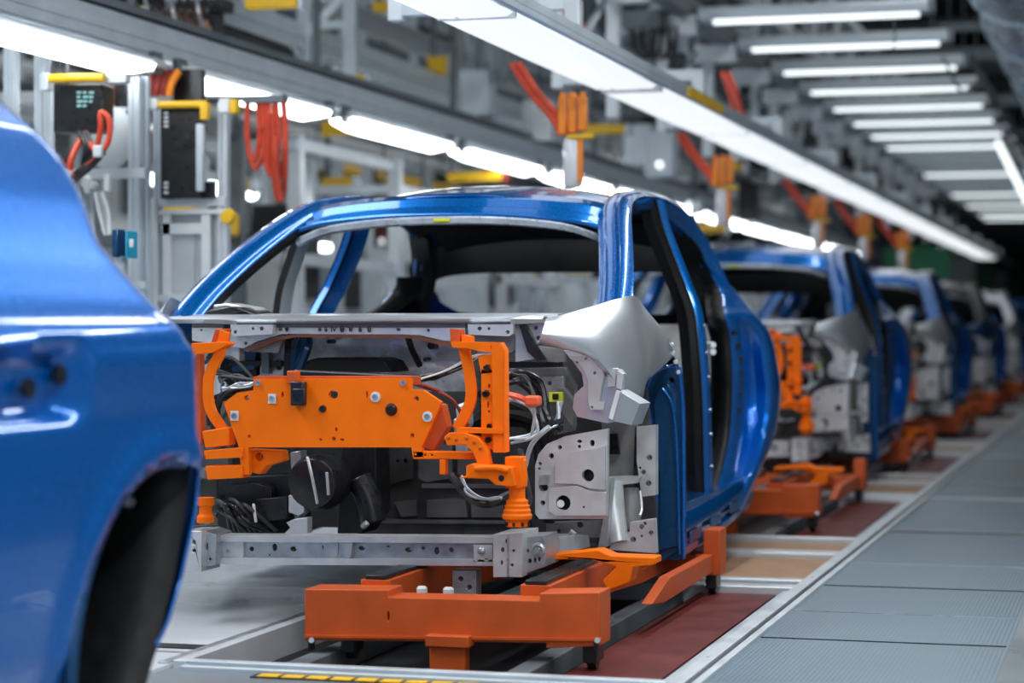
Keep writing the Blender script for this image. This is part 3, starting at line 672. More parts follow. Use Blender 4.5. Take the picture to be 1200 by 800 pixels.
    cab('wiring_cable', [(260, 455, 6.95), (275, 452, 6.95), (290, 450, 6.95), (300, 448, 6.95)], .004, ALU, 3, 3)
    cab('wiring_cable', [(250, 500, 7.0), (252, 475, 7.0), (268, 460, 7.0), (300, 455, 7.0)], .007, BLKG, 7, 7)
    cab('wiring_cable', [(250, 440, 7.2), (270, 430, 7.2), (300, 450, 7.2)], .006, DGREY, 5, 12)
    cab('wiring_cable', [(540, 560, 7.0), (548, 575, 6.95), (565, 583, 6.95), (585, 582, 6.9)], .005, ALU, 2, 3)
    cab('wiring_cable', [(530, 556, 7.0), (545, 575, 7.0), (570, 588, 7.0), (600, 580, 7.0)], .014, BLKG, 2, 3)
    cab('wiring_cable', [(610, 530, 7.0), (618, 560, 7.0), (622, 585, 7.0), (612, 590, 7.0)], .006, DGREY, 3, 4)
    cab('wiring_cable', [(545, 520, 7.3), (590, 480, 7.3), (640, 520, 7.3), (630, 600, 7.3)], .02, BLACK, 5, 14)
    c = MB(); c.box(P(618, 463, 6.97), P(632, 476, 6.93), mat('salmon_hose', (.9, .12, .04), 0, .4)); c.build('hose_elbow', o, bevel=.008)
    c = MB(); c.box(P(645, 459, 7.3), P(659, 471, 7.28), YLAB); c.box(P(648, 461, 7.28), P(654, 468, 7.27), BLKG); c.build('yellow_tag', o, bevel=.002)
    c = MB(); c.prism([(530, 490), (545, 488), (550, 530), (534, 536)], 7.2, .06, STEEL); c.prism([(560, 460), (575, 455), (578, 500), (563, 505)], 7.25, .05, BLKG); c.prism([(533, 475), (546, 470), (548, 500), (536, 505)], 7.1, .08, ALU); c.build('reservoir', o, bevel=.01)
    # floor pan, rear bulkhead, rear screen frame, tail
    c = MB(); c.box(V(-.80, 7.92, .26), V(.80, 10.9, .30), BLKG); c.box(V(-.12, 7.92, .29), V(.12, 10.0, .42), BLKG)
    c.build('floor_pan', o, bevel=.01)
    c = MB()
    def rsf(u, v): return V(u, 10.02+.42*(1.27-v)/.2, v) if v < 1.27 else V(u, 10.02-.0*(v-1.27)-.25*(v-1.27)/.25, v)
    out = [(-.80, 1.02), (.80, 1.02), (.70, 1.27), (.62, 1.52), (-.62, 1.52), (-.70, 1.27)]
    hole = []
    for k in range(32):
        a = 2*math.pi*k/32; hole.append((.67*math.copysign(abs(math.cos(a))**.35, math.cos(a)), 1.165+.10*math.copysign(abs(math.sin(a))**.6, math.sin(a))))
    c.plate(out, [hole], lambda u, v, w: V(u, 9.92+w+(.18 if v < 1.2 else 0)*(1.3-v)/.2, v), .04, BLACK)
    c.build('rear_screen_frame', o)
    def rearq(m_):
        # inner black quarter trim with the rear side opening
        m_.sweep([V(.66, 9.62, 1.50), V(.72, 9.86, 1.36), V(.76, 9.95, 1.22), V(.79, 9.97, 1.08), V(.8, 9.95, .9)], [(0, -.09), (0, .05), (-.10, .09), (-.12, .03), (-.05, -.10)], (1, 0, 0), [BLACK, BLACK, BLACK, BLUE, BLUE])
        m_.sweep([V(.78, 9.0, 1.02), V(.80, 9.2, 1.03), V(.80, 9.9, 1.04)], [(.02, -.02), (.02, .06), (-.05, .06), (-.05, -.02)], (1, 0, 0), BLACK)
    m_ = MB(); rearq(m_); m_.mirror(CX).build('quarter_trim', o)
    m_ = MB(); m_.sweep([V(.645, 9.62, 1.49), V(.70, 9.86, 1.35), V(.74, 9.95, 1.2), V(.77, 9.97, 1.05)], [(0, -.02), (0, .05), (-.10, .09), (-.12, .03)], (1, 0, 0), BLACK); m_.build('quarter_trim', o)
    c = MB(); rows = []
    for Y, z, w in ((10.5, .96, .82), (10.8, .955, .80), (11.05, .94, .74), (11.15, .86, .74), (11.2, .5, .74), (11.1, .3, .7)):
        rows.append([V(w*(k/6-1), Y-.10*abs(k/6-1)**2, z-.03*abs(k/6-1)**3) for k in range(13)])
    c.grid(rows, BLUE); c.build('tail_panel', o, solid=.006)
    def inner(m_):
        # grey latch side sheet and wheel tub behind the rear opening
        rows = []
        for (z, Yf, x) in ((1.02, 9.62, .74), (.95, 9.5, .78), (.8, 9.3, .82), (.65, 9.2, .83), (.5, 9.16, .84), (.35, 9.12, .85)):
            rows.append([V(x, Yf, z), V(x-.03, Yf+.08, z), V(x-.12, Yf+.2, z), V(x-.3, Yf+.28, z)])
        m_.grid(rows, STEELW)
        for z in (.93, .90): m_.cyl(V(.83, 9.3, z), V(.79, 9.36, z), .014, WHT, n=10)
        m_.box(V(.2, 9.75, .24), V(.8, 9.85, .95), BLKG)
    pair('wheel_tub', inner, ang=60)
    c = MB(); c.prism([(232, 371), (246, 362), (264, 358), (285, 360), (300, 366), (306, 371)], 7.5, .18, BLKG); c.build('wiper_well', o, bevel=.01)
    c = MB(); c.prism([(207, 372), (215, 365), (240, 358), (268, 355), (296, 360), (311, 372)], 7.56, .12, SILV); c.build('cowl_end', o, bevel=.008)
    return o
car = make_car()

# ------------------------------------------------------------------ the orange front fixture
def make_fixture():
    o = thing('front_fixture', (CX+.1, 6.72, .36), 'bright orange front fixture clamped to the nearest full car body', 'assembly fixture', 'orange fixtures on the car fronts')
    Y = 6.72
    c = MB(); c.prism([(297, 444), (482, 443), (481, 456), (496, 457), (517, 471), (505, 500), (494, 524), (497, 535), (484, 536), (482, 524), (291, 524), (292, 556), (283, 556), (280, 524), (262, 472), (278, 460), (297, 457)], Y, .022, ORG,
                      holes=[(289, 466, 3.2), (292, 511, 2), (331, 462, 1.6, 3.6), (390.5, 462, 6, 5.2), (394, 503, 1.6, 2.4), (376, 515, 2, 1.6), (391, 514, 2.4), (401, 515, 2.6, 1.4), (430, 462, 1.2, 4.2), (488, 467, 3.2), (483, 510, 2.4), (487, 532, 1.6)])
    c.prism([(297, 441), (482, 441), (482, 451), (297, 451)], Y+.022, .10, ORGD)
    pl = c.build('mounting_plate', o, bevel=.002)
    for px, py in ((303, 448.5), (473, 448.5), (319, 467), (440, 465), (275, 487), (501, 488)):
        c = MB(); q = P(px, py, Y-.002)
        if (px, py) not in ((303, 448.5), (473, 448.5)): c.lathe(q, [(.017, .002), (.017, -.003)], WHT, 16, 'y') if px not in (319, 275) else c.box(q+Vector((-.014, -.003, -.016)), q+Vector((.014, .002, .016)), WHT)
        c.lathe(q+Vector((0, -.003, 0)), [(.010, 0), (.010, -.006), (.005, -.006), (.005, -.002)], STEEL, 12, 'y'); c.build('bolt', pl)
    c = MB(); c.box(P(340, 447, Y-.04), P(360, 475, Y-.001), BLKG); c.box(P(342, 455, Y-.045), P(359, 473, Y-.03), BLKG); c.box(P(341, 434, Y+.02), P(347, 450, Y-.02), ORGD); c.build('sensor_box', o, bevel=.004)
    c = MB(); q = P(457, 480, Y-.012); c.lathe(q, [(.013, 0), (.02, .01), (.022, .014)], BLKG, 18, 'y'); c.build('rubber_stop', o); c = MB(); c.lathe(P(377, 479, Y-.01), [(.010, 0), (.013, .012)], BLKG, 16, 'y'); c.build('rubber_stop', o)
    c = MB(); c.prism([(496, 470), (518, 474), (524, 500), (508, 528), (494, 524), (508, 498)], Y+.03, .06, ORGD); c.build('side_return', o, bevel=.003)
    # right column
    c = MB(); c.prism([(576, 401), (586, 401), (591, 410), (592, 530), (578, 530)], 6.68, .05, ORG)
    c.prism([(564, 433), (579, 433), (579, 528), (564, 518)], 6.70, .04, ORG, holes=[(573, 452, 1.6, 2.6), (572, 474, 1.2, 4), (573, 482, 1.4)])
    c.prism([(560, 418), (578, 414), (580, 436), (564, 438)], 6.70, .04, ORG, holes=[(570, 431, 4.4, 3.2)])
    c.prism([(528, 400), (576, 401), (582, 412), (575, 413), (560, 411), (548, 408), (530, 407)], 6.69, .06, ORG, holes=[(577, 406.5, 2.2)])
    c.prism([(527, 385), (539, 386), (539, 401), (528, 401)], 6.73, .05, ORGD); c.prism([(541, 392), (551, 394), (551, 402), (541, 402)], 6.73, .05, ORG)
    c.box(P(590.5, 410, 6.67), P(592.5, 530, 6.69), ORG)
    col = c.build('upright_column', o, bevel=.003)
    for px, py, r in ((570, 461, .012), (574, 499, .008), (573, 515, .010)):
        c = MB(); c.lathe(P(px, py, 6.70), [(r, 0), (r, -.012), (r*.7, -.016), (r*.7, -.006)], BLKG, 14, 'y'); c.build('bolt', col)
    c = MB(); c.box(P(568, 427, 6.69), P(578, 435, 6.74), BLKG); c.build('clamp_jaw', col, bevel=.002)
    def arc(name, pts, w=.034, Yd=6.74, d=.03):
        c = MB(); path = [P(x, y, Yd) for x, y in pts]
        Pp = crom(path, 5); A_ = []; 
        sc = [(-w/2, 0), (w/2, 0), (w/2, d), (w*.2, d), (w*.2, d*.5), (-w/2, d*.5)]
        vs = []; n = 6
        for i, p in enumerate(Pp):
            t = (Pp[min(i+1, len(Pp)-1)]-Pp[max(0, i-1)]).normalized(); a = Vector((t.z, 0, -t.x))
            vs += [p+a*u+Vector((0, v, 0)) for u, v in sc]
        fs = [(i*n+k, i*n+(k+1) % n, (i+1)*n+(k+1) % n, (i+1)*n+k) for i in range(len(Pp)-1) for k in range(n)]
        fs += [tuple(range(n)), tuple((len(Pp)-1)*n+k for k in range(n))]
        c.add(vs, fs, ORG); return c.build(name, o, bevel=.002)
    arc('curved_arm', [(542, 404), (547, 425), (551, 450), (551, 468), (545, 485), (535, 503)], .036)
    arc('curved_arm', [(263, 388), (256, 415), (246, 435), (243, 455), (246, 480), (262, 505)], .036)
    c = MB(); c.prism([(224, 402), (266, 400), (267, 404), (250, 413), (224, 415)], 6.72, .06, ORG); c.prism([(252, 385), (265, 385), (262, 402), (247, 402)], 6.76, .05, ORGD, holes=[(258, 393, 3)])
    c.prism([(221, 415), (234, 414), (236, 520), (222, 520)], 6.8, .04, ORGD); c.build('left_bracket', o, bevel=.003)
    c = MB(); c.prism([(236, 505), (268, 500), (268, 522), (240, 525)], 6.72, .06, ORG); c.prism([(238, 528), (285, 524), (285, 536), (240, 538)], 6.71, .08, ORG); c.prism([(240, 546), (284, 545), (284, 560), (242, 562)], 6.71, .08, ORG)
    c.prism([(290, 526), (330, 528), (332, 540), (312, 546), (304, 556), (290, 552)], 6.76, .06, ORG, holes=[(303, 535, 5)]); c.build('left_cross_arm', o, bevel=.005)
    c = MB(); c.lathe(P(241, 612, 6.86), [(.03, 0), (.03, .02), (.022, .03), (.022, .055), (.03, .06), (.03, .085)], ORG, 20); c.build('left_foot', o)
    # right swan arm: pivot, hook and base
    c = MB(); c.prism([(520, 512), (526, 507), (545, 507), (560, 512), (570, 524), (574, 545), (560, 545), (554, 530), (545, 521), (524, 522)], 6.66, .04, ORG)
    for px, py in ((526, 513), (535, 515), (547, 513), (556, 518), (563, 525)): c.lathe(P(px, py, 6.66), [(.006, 0), (.006, -.006), (.003, -.006)], ORGD, 10, 'y')
    c.build('pivot_arm', o, bevel=.005)
    c = MB(); c.prism([(535, 501), (590, 502), (590, 508), (535, 507)], 6.67, .05, ORG); c.build('shelf_plate', o, bevel=.002)
    c = MB(); c.prism([(484, 528), (560, 530), (560, 538), (484, 538)], 6.72, .05, ORG, holes=[(498, 533, 1.4), (506, 533, 1.4)]); c.prism([(515, 538), (522, 538), (522, 556), (515, 556)], 6.72, .03, ORG); c.build('cross_link', o, bevel=.003)
    c = MB(); c.prism([(546, 546), (553, 543), (600, 547), (602, 570), (580, 568), (572, 561), (536, 560), (546, 557)], 6.64, .07, ORG); c.tube([P(556, 549, 6.63), P(580, 548, 6.63), P(596, 551, 6.63)], .010, ORG); c.build('hook_arm', o, bevel=.008)
    c = MB(); c.lathe(P(597, 552, 6.66), [(.013, 0), (.013, -.012), (.008, -.016)], ORG, 16, 'y'); c.lathe(P(588, 560, 6.645), [(.010, 0), (.010, -.006)], BLKG, 14, 'y'); c.build('pivot_bolt', o)
    c = MB(); q = P(606, 617, 6.72)
    c.lathe(q, [(.036, .0), (.036, .022), (.047, .024), (.049, .04), (.043, .042), (.045, .055), (.039, .057), (.041, .070), (.034, .072), (.036, .085), (.026, .09), (.026, .125), (.032, .128), (.034, .16), (.030, .20), (.030, .212), (.024, .22)], ORG, 28)
    c.box(q+Vector((-.03, -.038, .125)), q+Vector((.024, .03, .225)), ORG); c.build('base_post', o, bevel=.006)
    c = MB()
    for k in range(8):
        a = k*math.pi/4; p = q+Vector((.036*math.cos(a), .036*math.sin(a), .010)); c.box(p-Vector((.004, .004, .006)), p+Vector((.004, .004, .006)), BLKG)
    c.build('base_slot_ring', o)
    return o
fix = make_fixture()

# copies down the line
CARSP = 6.4
SW_SILVER = {BLUE: SILV, BLUED: BLKG}
SW_DARK = {BLUE: BLKG, SILV: BLUED}
SW_MIX = {SILV: STEELW}
cars = [(1, 'blue car body second in the line, orange fixture on its open front', None), (2, 'blue car body with pale metal wing, third full shell in the line', SW_MIX),
        (3, 'black car body, fourth full shell in the line', SW_DARK), (4, 'silver car body with dark wheel arches, fifth full shell in the line', SW_SILVER), (5, 'blue car body farthest away in the line', None)]
for k, l, sw in cars:
    dup(car, 0, CARSP*k, 0, l, sw)
    dup(fix, 0, CARSP*k, 0, f'orange front fixture on the {ORD[k]} full car body')
for k in range(1, 8):
    dup(skid, 0, 4.75*k, 0, f'orange carrier skid on the track, {ORD[k]} from the camera')

# ------------------------------------------------------------------ the near car, out of focus on the left
def make_near_car():
    X0 = -2.22; o = thing('near_car_body', (-3.1, 3.6, .1), 'large bright blue car body cropped by the left edge, very near and out of focus', 'car body')
    AY, AZ, AR = 4.75, .2, .485          # wheel arch
    def xs(z): # side section, offset from X0
        K = [(.08, -.06), (.3, 0), (.55, .02), (.8, .015), (.94, .03), (1.0, .0), (1.06, -.035), (1.14, -.07), (1.3, -.13), (1.45, -.20), (1.54, -.27), (1.60, -.38)]
        for a, b_ in zip(K, K[1:]):
            if z <= b_[0]: t = (z-a[0])/(b_[0]-a[0]); return a[1]+(b_[1]-a[1])*t
        return K[-1][1]
    def ye(z): # where the tail ends
        K = [(.08, 4.76), (.2, 4.84), (.4, 4.95), (.6, 5.02), (.8, 5.02), (.95, 4.97), (1.05, 4.88), (1.12, 4.79), (1.2, 4.70), (1.3, 4.70), (1.4, 4.67), (1.52, 4.52), (1.60, 4.34)]
        for a, b_ in zip(K, K[1:]):
            if z <= b_[0]: t = (z-a[0])/(b_[0]-a[0]); return a[1]+(b_[1]-a[1])*t
        return K[-1][1]
    NZ, NY = 76, 90; zs = [.08+1.52*i/(NZ-1) for i in range(NZ)]; vs = {}; c = MB(); V_ = []; F_ = []
    for i, z in enumerate(zs):
        e = ye(z); r = .13
        for k in range(NY):
            u = k/(NY-1); y = 2.2+(e-2.2)*u if True else 0
            # dense toward the tail
            y = 2.2+(e-2.2)*(1-(1-u)**1.5)
            x = X0+xs(z)
            d = e-y
            if d < r: x -= (r-math.sqrt(max(0, r*r-(r-d)**2)))
            # swage line and door handle pocket
            x += .012*math.exp(-((z-.985-.02*(y-4))/.018)**2)
            if y < 4.33:
                a = max(0, min(1, (4.33-y)/.05))*max(0, min(1, (z-.80)/.03))*max(0, min(1, (.965+.06*(4.33-y)*0-z)/.03)); x -= .06*a
            x += .014*math.exp(-((math.hypot(y-AY, z-AZ)-AR-.035)/.035)**2)
            V_.append(Vector((x, y, z)))
    def YR(z): return ye(z)-.085-max(0, .5-z)*.1
    def rad(p): return math.hypot((p.y-AY)/1.0, (p.z-AZ)/1.0)
    keep = []
    for i in range(NZ-1):
        for k in range(NY-1):
            q = [i*NY+k, i*NY+k+1, (i+1)*NY+k+1, (i+1)*NY+k]
            cen = sum((V_[j] for j in q), Vector())/4
            if cen.y < YR(cen.z) and (rad(cen) < AR or (cen.z < AZ and abs(cen.y-AY) < AR*.97)): continue
            keep.append(q)
    used = {j for q in keep for j in q}
    for j in used:
        p = V_[j]; rr = rad(p)
        if p.y > YR(p.z)-.02: continue
        if p.z >= AZ-.01 and rr < AR+.018: 
            f = AR/max(rr, .01); V_[j] = Vector((p.x, AY+(p.y-AY)*f, AZ+(p.z-AZ)*f))
        elif p.z < AZ and abs(p.y-AY) < AR+.012: V_[j] = Vector((p.x, AY+math.copysign(AR, p.y-AY), p.z))
    c.add(V_, keep, BLUEF)
    c.build('side_panel', o, solid=.008, ang=60)
    # arch lip and liner
    def arcp(r, x): return [Vector((x, AY+r*math.cos(a), AZ+r*math.sin(a) if math.sin(a) > 0 else AZ)) for a in [math.pi*k/16 for k in range(17)]]
    c = MB(); L = [p for p in arcp(AR, X0+.012) if p.y < YR(p.z)-.02]+[Vector((X0-.0, AY-AR, .12))]
    c.tube(L, .016, BLUED, n=8, sub=2); c.build('arch_lip', o)
    c = MB(); rows = []
    for dx in (-.012, -.14, -.25, -.5): rows.append([Vector((X0+dx, min(YR(AZ+AR*math.sin(a))-.004, AY+(AR+.005)*math.cos(a)), AZ+(AR+.005)*math.sin(a))) for a in [math.pi*(-.22+1.44*k/24) for k in range(25)]])
    c.grid(rows, BLACK); c.add([Vector((X0-.5, AY+(AR+.01)*math.cos(a), AZ+(AR+.01)*math.sin(a))) for a in [2*math.pi*k/24 for k in range(24)]], [tuple(range(24))], BLACK); c.build('wheelhouse', o, solid=.004)
    c = MB(); c.tube([(X0-.3, AY+.2, AZ-.2), (X0-.18, AY+.22, AZ-.02), (X0-.12, AY+.24, AZ+.12)], .03, BLKG); c.tube([(X0-.12, AY-.10, AZ+.42), (X0-.12, AY+.0, AZ+.40), (X0-.12, AY+.08, AZ+.38)], .016, STEEL); c.build('suspension_strut', o)
    for px, py, r in ((171, 715, .032), (147, 770, .024)):
        c = MB(); q = S(px, py, X0-.12); c.box(q-Vector((.012, .012, r)), q+Vector((.012, .012, r)), STEEL, Matrix.Rotation(.25, 3, 'Y')); c.build('bump_stop', o, bevel=.008)
    # tail end closing surface, roof and hatch
    rows = []
    for i, z in enumerate(zs):
        e = ye(z); x = X0+xs(z)-.13; rows.append([Vector((x-.0, e, z)), Vector((x-.25, e+.03, z)), Vector((-3.1, e+.06, z)), Vector((-6.2-x+.25, e+.03, z)), Vector((-6.2-x, e, z))])
    c = MB(); c.grid(rows, BLUE); c.build('tail_gate', o, solid=.006)
    rows = []
    for k in range(14):
        y = 2.2+2.25*k/13; rows.append([Vector((X0-.45-.86*j/4*2, y, 1.60+.05*math.sin(math.pi*j/4)-.03*(k/13)**3)) for j in range(5)])
    c = MB(); c.grid(rows, BLUE); c.build('roof_panel', o, solid=.006)
    c = MB(); V2 = [Vector((-6.2-(X0+xs(z)), y, z)) for z in (.1, .5, .95, 1.1, 1.3, 1.5, 1.6) for y in (2.2, 3.4, min(4.7, ye(z)))]
    c.add(V2, [(i*3+k, i*3+k+1, i*3+k+4, i*3+k+3) for i in range(6) for k in range(2)], BLUE); c.build('far_side_panel', o, solid=.006)
    c = MB()
    for y in (4.12, 4.26): c = MB(); c.lathe((X0-.012, y, .875 if y < 4.2 else .90), [(.0, -.02), (.022, -.004), (.022, .010), (.014, .012)], BLKG, 16, 'x'); c.build('handle_socket', o)
    return o
make_near_car()

# ------------------------------------------------------------------ overhead: lamp rail over the line
RX0, RX1, RZ = -2.63, -2.275, 2.2
LZ = 3.2
ry = [2.9, 5.5, 8.12, 10.85, 13.4, 15.9, 18.4, 20.9, 23.4, 25.9, 28.4, 30.9, 33.4, 35.9]
def rail_lamp(y0):
    o = thing('rail_lamp', (-2.4, y0, RZ), 'wide lit lamp under the rail above the car line, nearest of its row', 'lamp', 'wide lamps of the central rail')
    c = MB(); L = 2.62
    prof = [(RX0, .03), (RX0+.02, .004), (RX0+.09, 0), (RX0+.10, .010), (RX0+.12, .0), (RX1-.05, .002), (RX1-.025, .018)]
    c.grid([[Vector((x, y0+.01, RZ+z)) for x, z in prof], [Vector((x, y0+L*.5, RZ+z-.004)) for x, z in prof], [Vector((x, y0+L-.04, RZ+z)) for x, z in prof]], LAMPS); c.build('diffuser', o, ang=50)
    c = MB(); c.tube([(RX0+.12, y0+.06, RZ+.03), (RX0+.12, y0+L-.1, RZ+.03)], .015, LAMP, n=10); c.build('tube', o)
    c = MB(); c.plate([(RX0, .032), (RX0+.03, .06), (RX1-.03, .066), (RX1-.024, .052), (RX0+.01, .052)], [], lambda u, v, w: Vector((u, y0+w, RZ+v)), L-.03, ALUW); c.build('housing', o, bevel=.003)
    c = MB(); c.box((RX0+.01, y0-.005, RZ+.0), (RX1-.025, y0+.012, RZ+.05), WHT); c.build('end_cap', o, bevel=.004)
    return o
rl = rail_lamp(ry[0])
for i, y in enumerate(ry[1:]): dup(rl, 0, y-ry[0], 0, f'wide lit lamp under the central rail, {ORD[i+1]} of its row from the camera')
o = thing('lamp_rail', (-2.3, 2, RZ+.02), 'long aluminium rail carrying the bright wide lamps above the cars', 'rail')
c = MB(); c.plate([(RX1-.02, .02), (RX1+.012, .02), (RX1+.012, .042), (RX1+.006, .046), (RX1+.012, .05), (RX1+.012, .085), (RX1-.03, .105), (RX1-.12, .105), (RX1-.12, .075), (RX1-.02, .07)], [], lambda u, v, w: Vector((u, 2+w, RZ+v)), 42, ALU); c.build('profile', o, ang=20)
for k in range(12):
    y = 9.4+2.9*k; c = MB(); c.box((-2.44, y, RZ+.1), (-2.37, y+.07, RZ+.26), ALUW); c.box((-3.24, y+.006, RZ+.22), (-2.378, y+.064, RZ+.285), ALU); c.box((-3.27, y, RZ+.2), (-3.20, y+.07, 6.6 if k == 0 else LZ-.1), ALUW); c.build('hanger_post', o, bevel=.004)
    if k < 9:
        c = MB(); c.tube([(-3.23, y+.05, RZ+.25), (-3.23, y+1.2, LZ-.1), ], .025, ALU, n=6); c.build('diagonal_brace', o)
o = tag(MB().box((-2.262, 11.3, 2.22), (-2.250, 12.27, 2.27), YEL).build('yellow_marker_plate'), 'yellow marker plate on the side of the central lamp rail', 'plate')
def hose_drop(px, py0, y, i):
    s = 1
    o = thing('hose_drop', (RX0-.03, y, 1.7), f'red hoses with orange connector hanging from the lamp rail, {ORD[i]} from the camera', 'hose', 'hose drops below the lamp rail')
    x = RX0-.05
    for k in range(2):
        c = MB(); c.tube([(x-.30+k*.03, y-.05, RZ+.12), (x-.22+k*.035, y, RZ-.02), (x-.10+k*.035, y, RZ-.16), (x-.06+k*.03, y, RZ-.24)], .018, REDH, n=10); c.build('hose', o)
    for k in range(3):
        c = MB(); c.box((x-.07+k*.05, y-.03, RZ-.24+.01*k), (x-.03+k*.05, y+.03, RZ-.05+.01*(k % 2)), ORC); c.tube([(x-.05+k*.05, y, RZ-.08), (x-.05+k*.05, y-.01, RZ-.03)], .018, ORC); c.build('connector', o, bevel=.012)
    c = MB(); c.box((x-.02, y-.05, RZ-.265), (x+.11, y+.0, RZ-.24), YEL); c.build('yellow_clip', o, bevel=.006)
    c = MB(); c.lathe((x-.0, y, RZ-.50), [(.04, 0), (.05, .02), (.05, .22), (.035, .25)], CLEAR, 16); c.build('bottle', o)
    c = MB(); c.box((x+.03, y-.04, RZ-.48), (x+.06, y-.03, RZ-.24), ORC); c.build('strap', o, bevel=.003)
    return o
hd = hose_drop(670, 90, 10.5, 0)
for i, y in enumerate((14.6, 19.2, 22.6, 26.5)): dup(hd, 0, y-10.5, 0, f'red hoses with orange connector below the lamp rail, {ORD[i+1]} from the camera')
for i, (ys, zz) in enumerate(((9.55, .5), (13.7, .12))):
    o = thing('red_supply_hose', (-2.35, ys, RZ+.1), ('pair of red hoses rising from the top of the lamp rail near the white post', 'red hose looping behind the hanger posts of the lamp rail')[i], 'hose')
    for k in range(2): c = MB(); c.tube([(-2.42+k*.04, ys, RZ+.1), (-2.46+k*.04, ys-.1, RZ+.3), (-2.52+k*.04, ys, RZ+.3+zz)], .017, REDH, n=10); c.build('hose', o)

# ------------------------------------------------------------------ overhead: transverse strip lamps (upper right)
LZ = 3.2
def strip_lamp(y):
    o = thing('strip_lamp', (-2.17, y, LZ), 'slim strip lamp hung across the aisle, nearest of the ladder at the top right', 'lamp', 'transverse strip lamps over the aisle')
    c = MB(); c.plate([(0, .0), (.02, -.015), (.14, -.015), (.16, 0), (.16, .06), (.13, .09), (.03, .09), (0, .06)], [], lambda u, v, w: Vector((-3.0+w, y+u, LZ+v)), 1.66, ALU); c.build('housing', o, bevel=.004)
    c = MB(); c.tube([(-2.88, y+.035, LZ-.012), (-2.1, y+.035, LZ-.014), (-1.44, y+.035, LZ-.012)], .028, LAMPM, n=12); c.build('tube', o)
    for x in (-3.0, -1.36): c = MB(); c.box((x-.012, y-.01, LZ-.02), (x+.012, y+.17, LZ+.10), ALUD); c.build('end_cap', o, bevel=.003)
    for x in (-2.8, -1.5): c = MB(); c.tube([(x, y+.08, LZ+.09), (x, y+.08, LZ+.9)], .006, ALUD, n=6); c.build('suspension_rod', o)
    return o
YL = [15.3+1.62*k for k in range(19)]
sl = strip_lamp(YL[0]); 
off = {1: LAMPM}
DIM = mat('unlit_strip_diffuser', (.5, .58, .62), 0, .3, emit=.12)
for k, y in enumerate(YL[1:]):
    dup(sl, 0, y-YL[0], 0, f'slim strip lamp across the aisle, {ORD[k+1]} of the ladder at top right', {LAMPM: DIM} if k in (7, 8, 10, 11, 13, 15) else None)
o = thing('ladder_beam', (-3.05, 14, LZ), 'dark steel beam joining the left ends of the strip lamps', 'beam')
c = MB(); c.box((-3.15, 12.5, LZ+.02), (-3.03, 46, LZ+.16), ALUD); c.build('beam', o, bevel=.006)
for k in range(14):
    y = 13.6+1.62*k; c = MB(); c.box((-3.32, y, LZ-.12), (-3.0, y+.10, LZ+.02), ALUW); c.build('bracket', o, bevel=.006)
    if k % 2 == 0: c = MB(); c.box((-3.26, y+.02, RZ+.15), (-3.18, y+.10, LZ-.1), ALUW); c.build('upright', o, bevel=.004)
o = thing('side_cable_rail', (-1.3, 15, LZ), 'thin dark rail and cable along the right ends of the strip lamps', 'rail')
c = MB(); c.box((-1.36, 18.6, LZ+.05), (-1.32, 46, LZ+.12), ALUD); c.build('rail', o)
c = MB(); c.tube([(-1.5, 18.0, LZ), (-1.46, 19.5, LZ-.12), (-1.36, 20.5, LZ+.04), (-1.34, 24, LZ-.1), (-1.34, 30, LZ)], .012, ALUD); c.build('cable', o)
o = thing('hook_chain', (-1.62, 15.5, LZ-.3), 'small chain and hook below the nearest strip lamp', 'hook')
c = MB(); c.tube([(-1.62, 15.38, LZ-.03), (-1.61, 15.38, LZ-.15), (-1.62, 15.38, LZ-.27)], .006, ALUD, n=6); c.build('chain', o)
c = MB(); c.tube([(-1.66, 15.38, LZ-.28), (-1.62, 15.38, LZ-.25), (-1.58, 15.38, LZ-.28)], .01, BLKG, n=6); c.build('hook', o)
for i, (a, e) in enumerate((((1170, 168), (1186, 200)), ((1188, 204), (1206, 240)))):
    p, q = P(*a, 22-i*0), P(*e, 20.5)
    o = thing('slanted_lamp', tuple(p), ('short slanted tube lamp right of the strip lamps, upper one', 'short slanted tube lamp right of the strip lamps, lower one at the picture edge')[i], 'lamp')
    c = MB(); c.tube([p, q], .035, LAMPM, n=10); c.build('tube', o); c = MB(); c.tube([p+Vector((.05, 0, .05)), q+Vector((.05, 0, .05))], .04, ALUD, n=6); c.build('housing', o)
# foil duct
o = thing('foil_duct', (-.9, 14, 3.6), 'crinkled silver foil duct running along the roof at the top right corner', 'duct')
for k in range(7):
    y = 11.5+2.3*k; c = MB(); rows = []
    for i in range(10):
        r = .42*(1-.10*math.sin(math.pi*i/9))+.03*((i % 3) == 0); yy = y+2.25*i/9
        rows.append([Vector((-.76+(r+.03*noise.noise(Vector((i, a, k))))*math.cos(a*math.pi/12), yy, 3.62+r*math.sin(a*math.pi/12))) for a in range(25)])
    c.grid(rows, FOIL); c.build('duct_section', o, ang=80)
    c = MB(); c.lathe((-.76, y+2.25, 3.62), [(.43, -.03), (.47, -.02), (.47, .02), (.43, .03)], FOIL, 28, 'y'); c.build('collar', o)

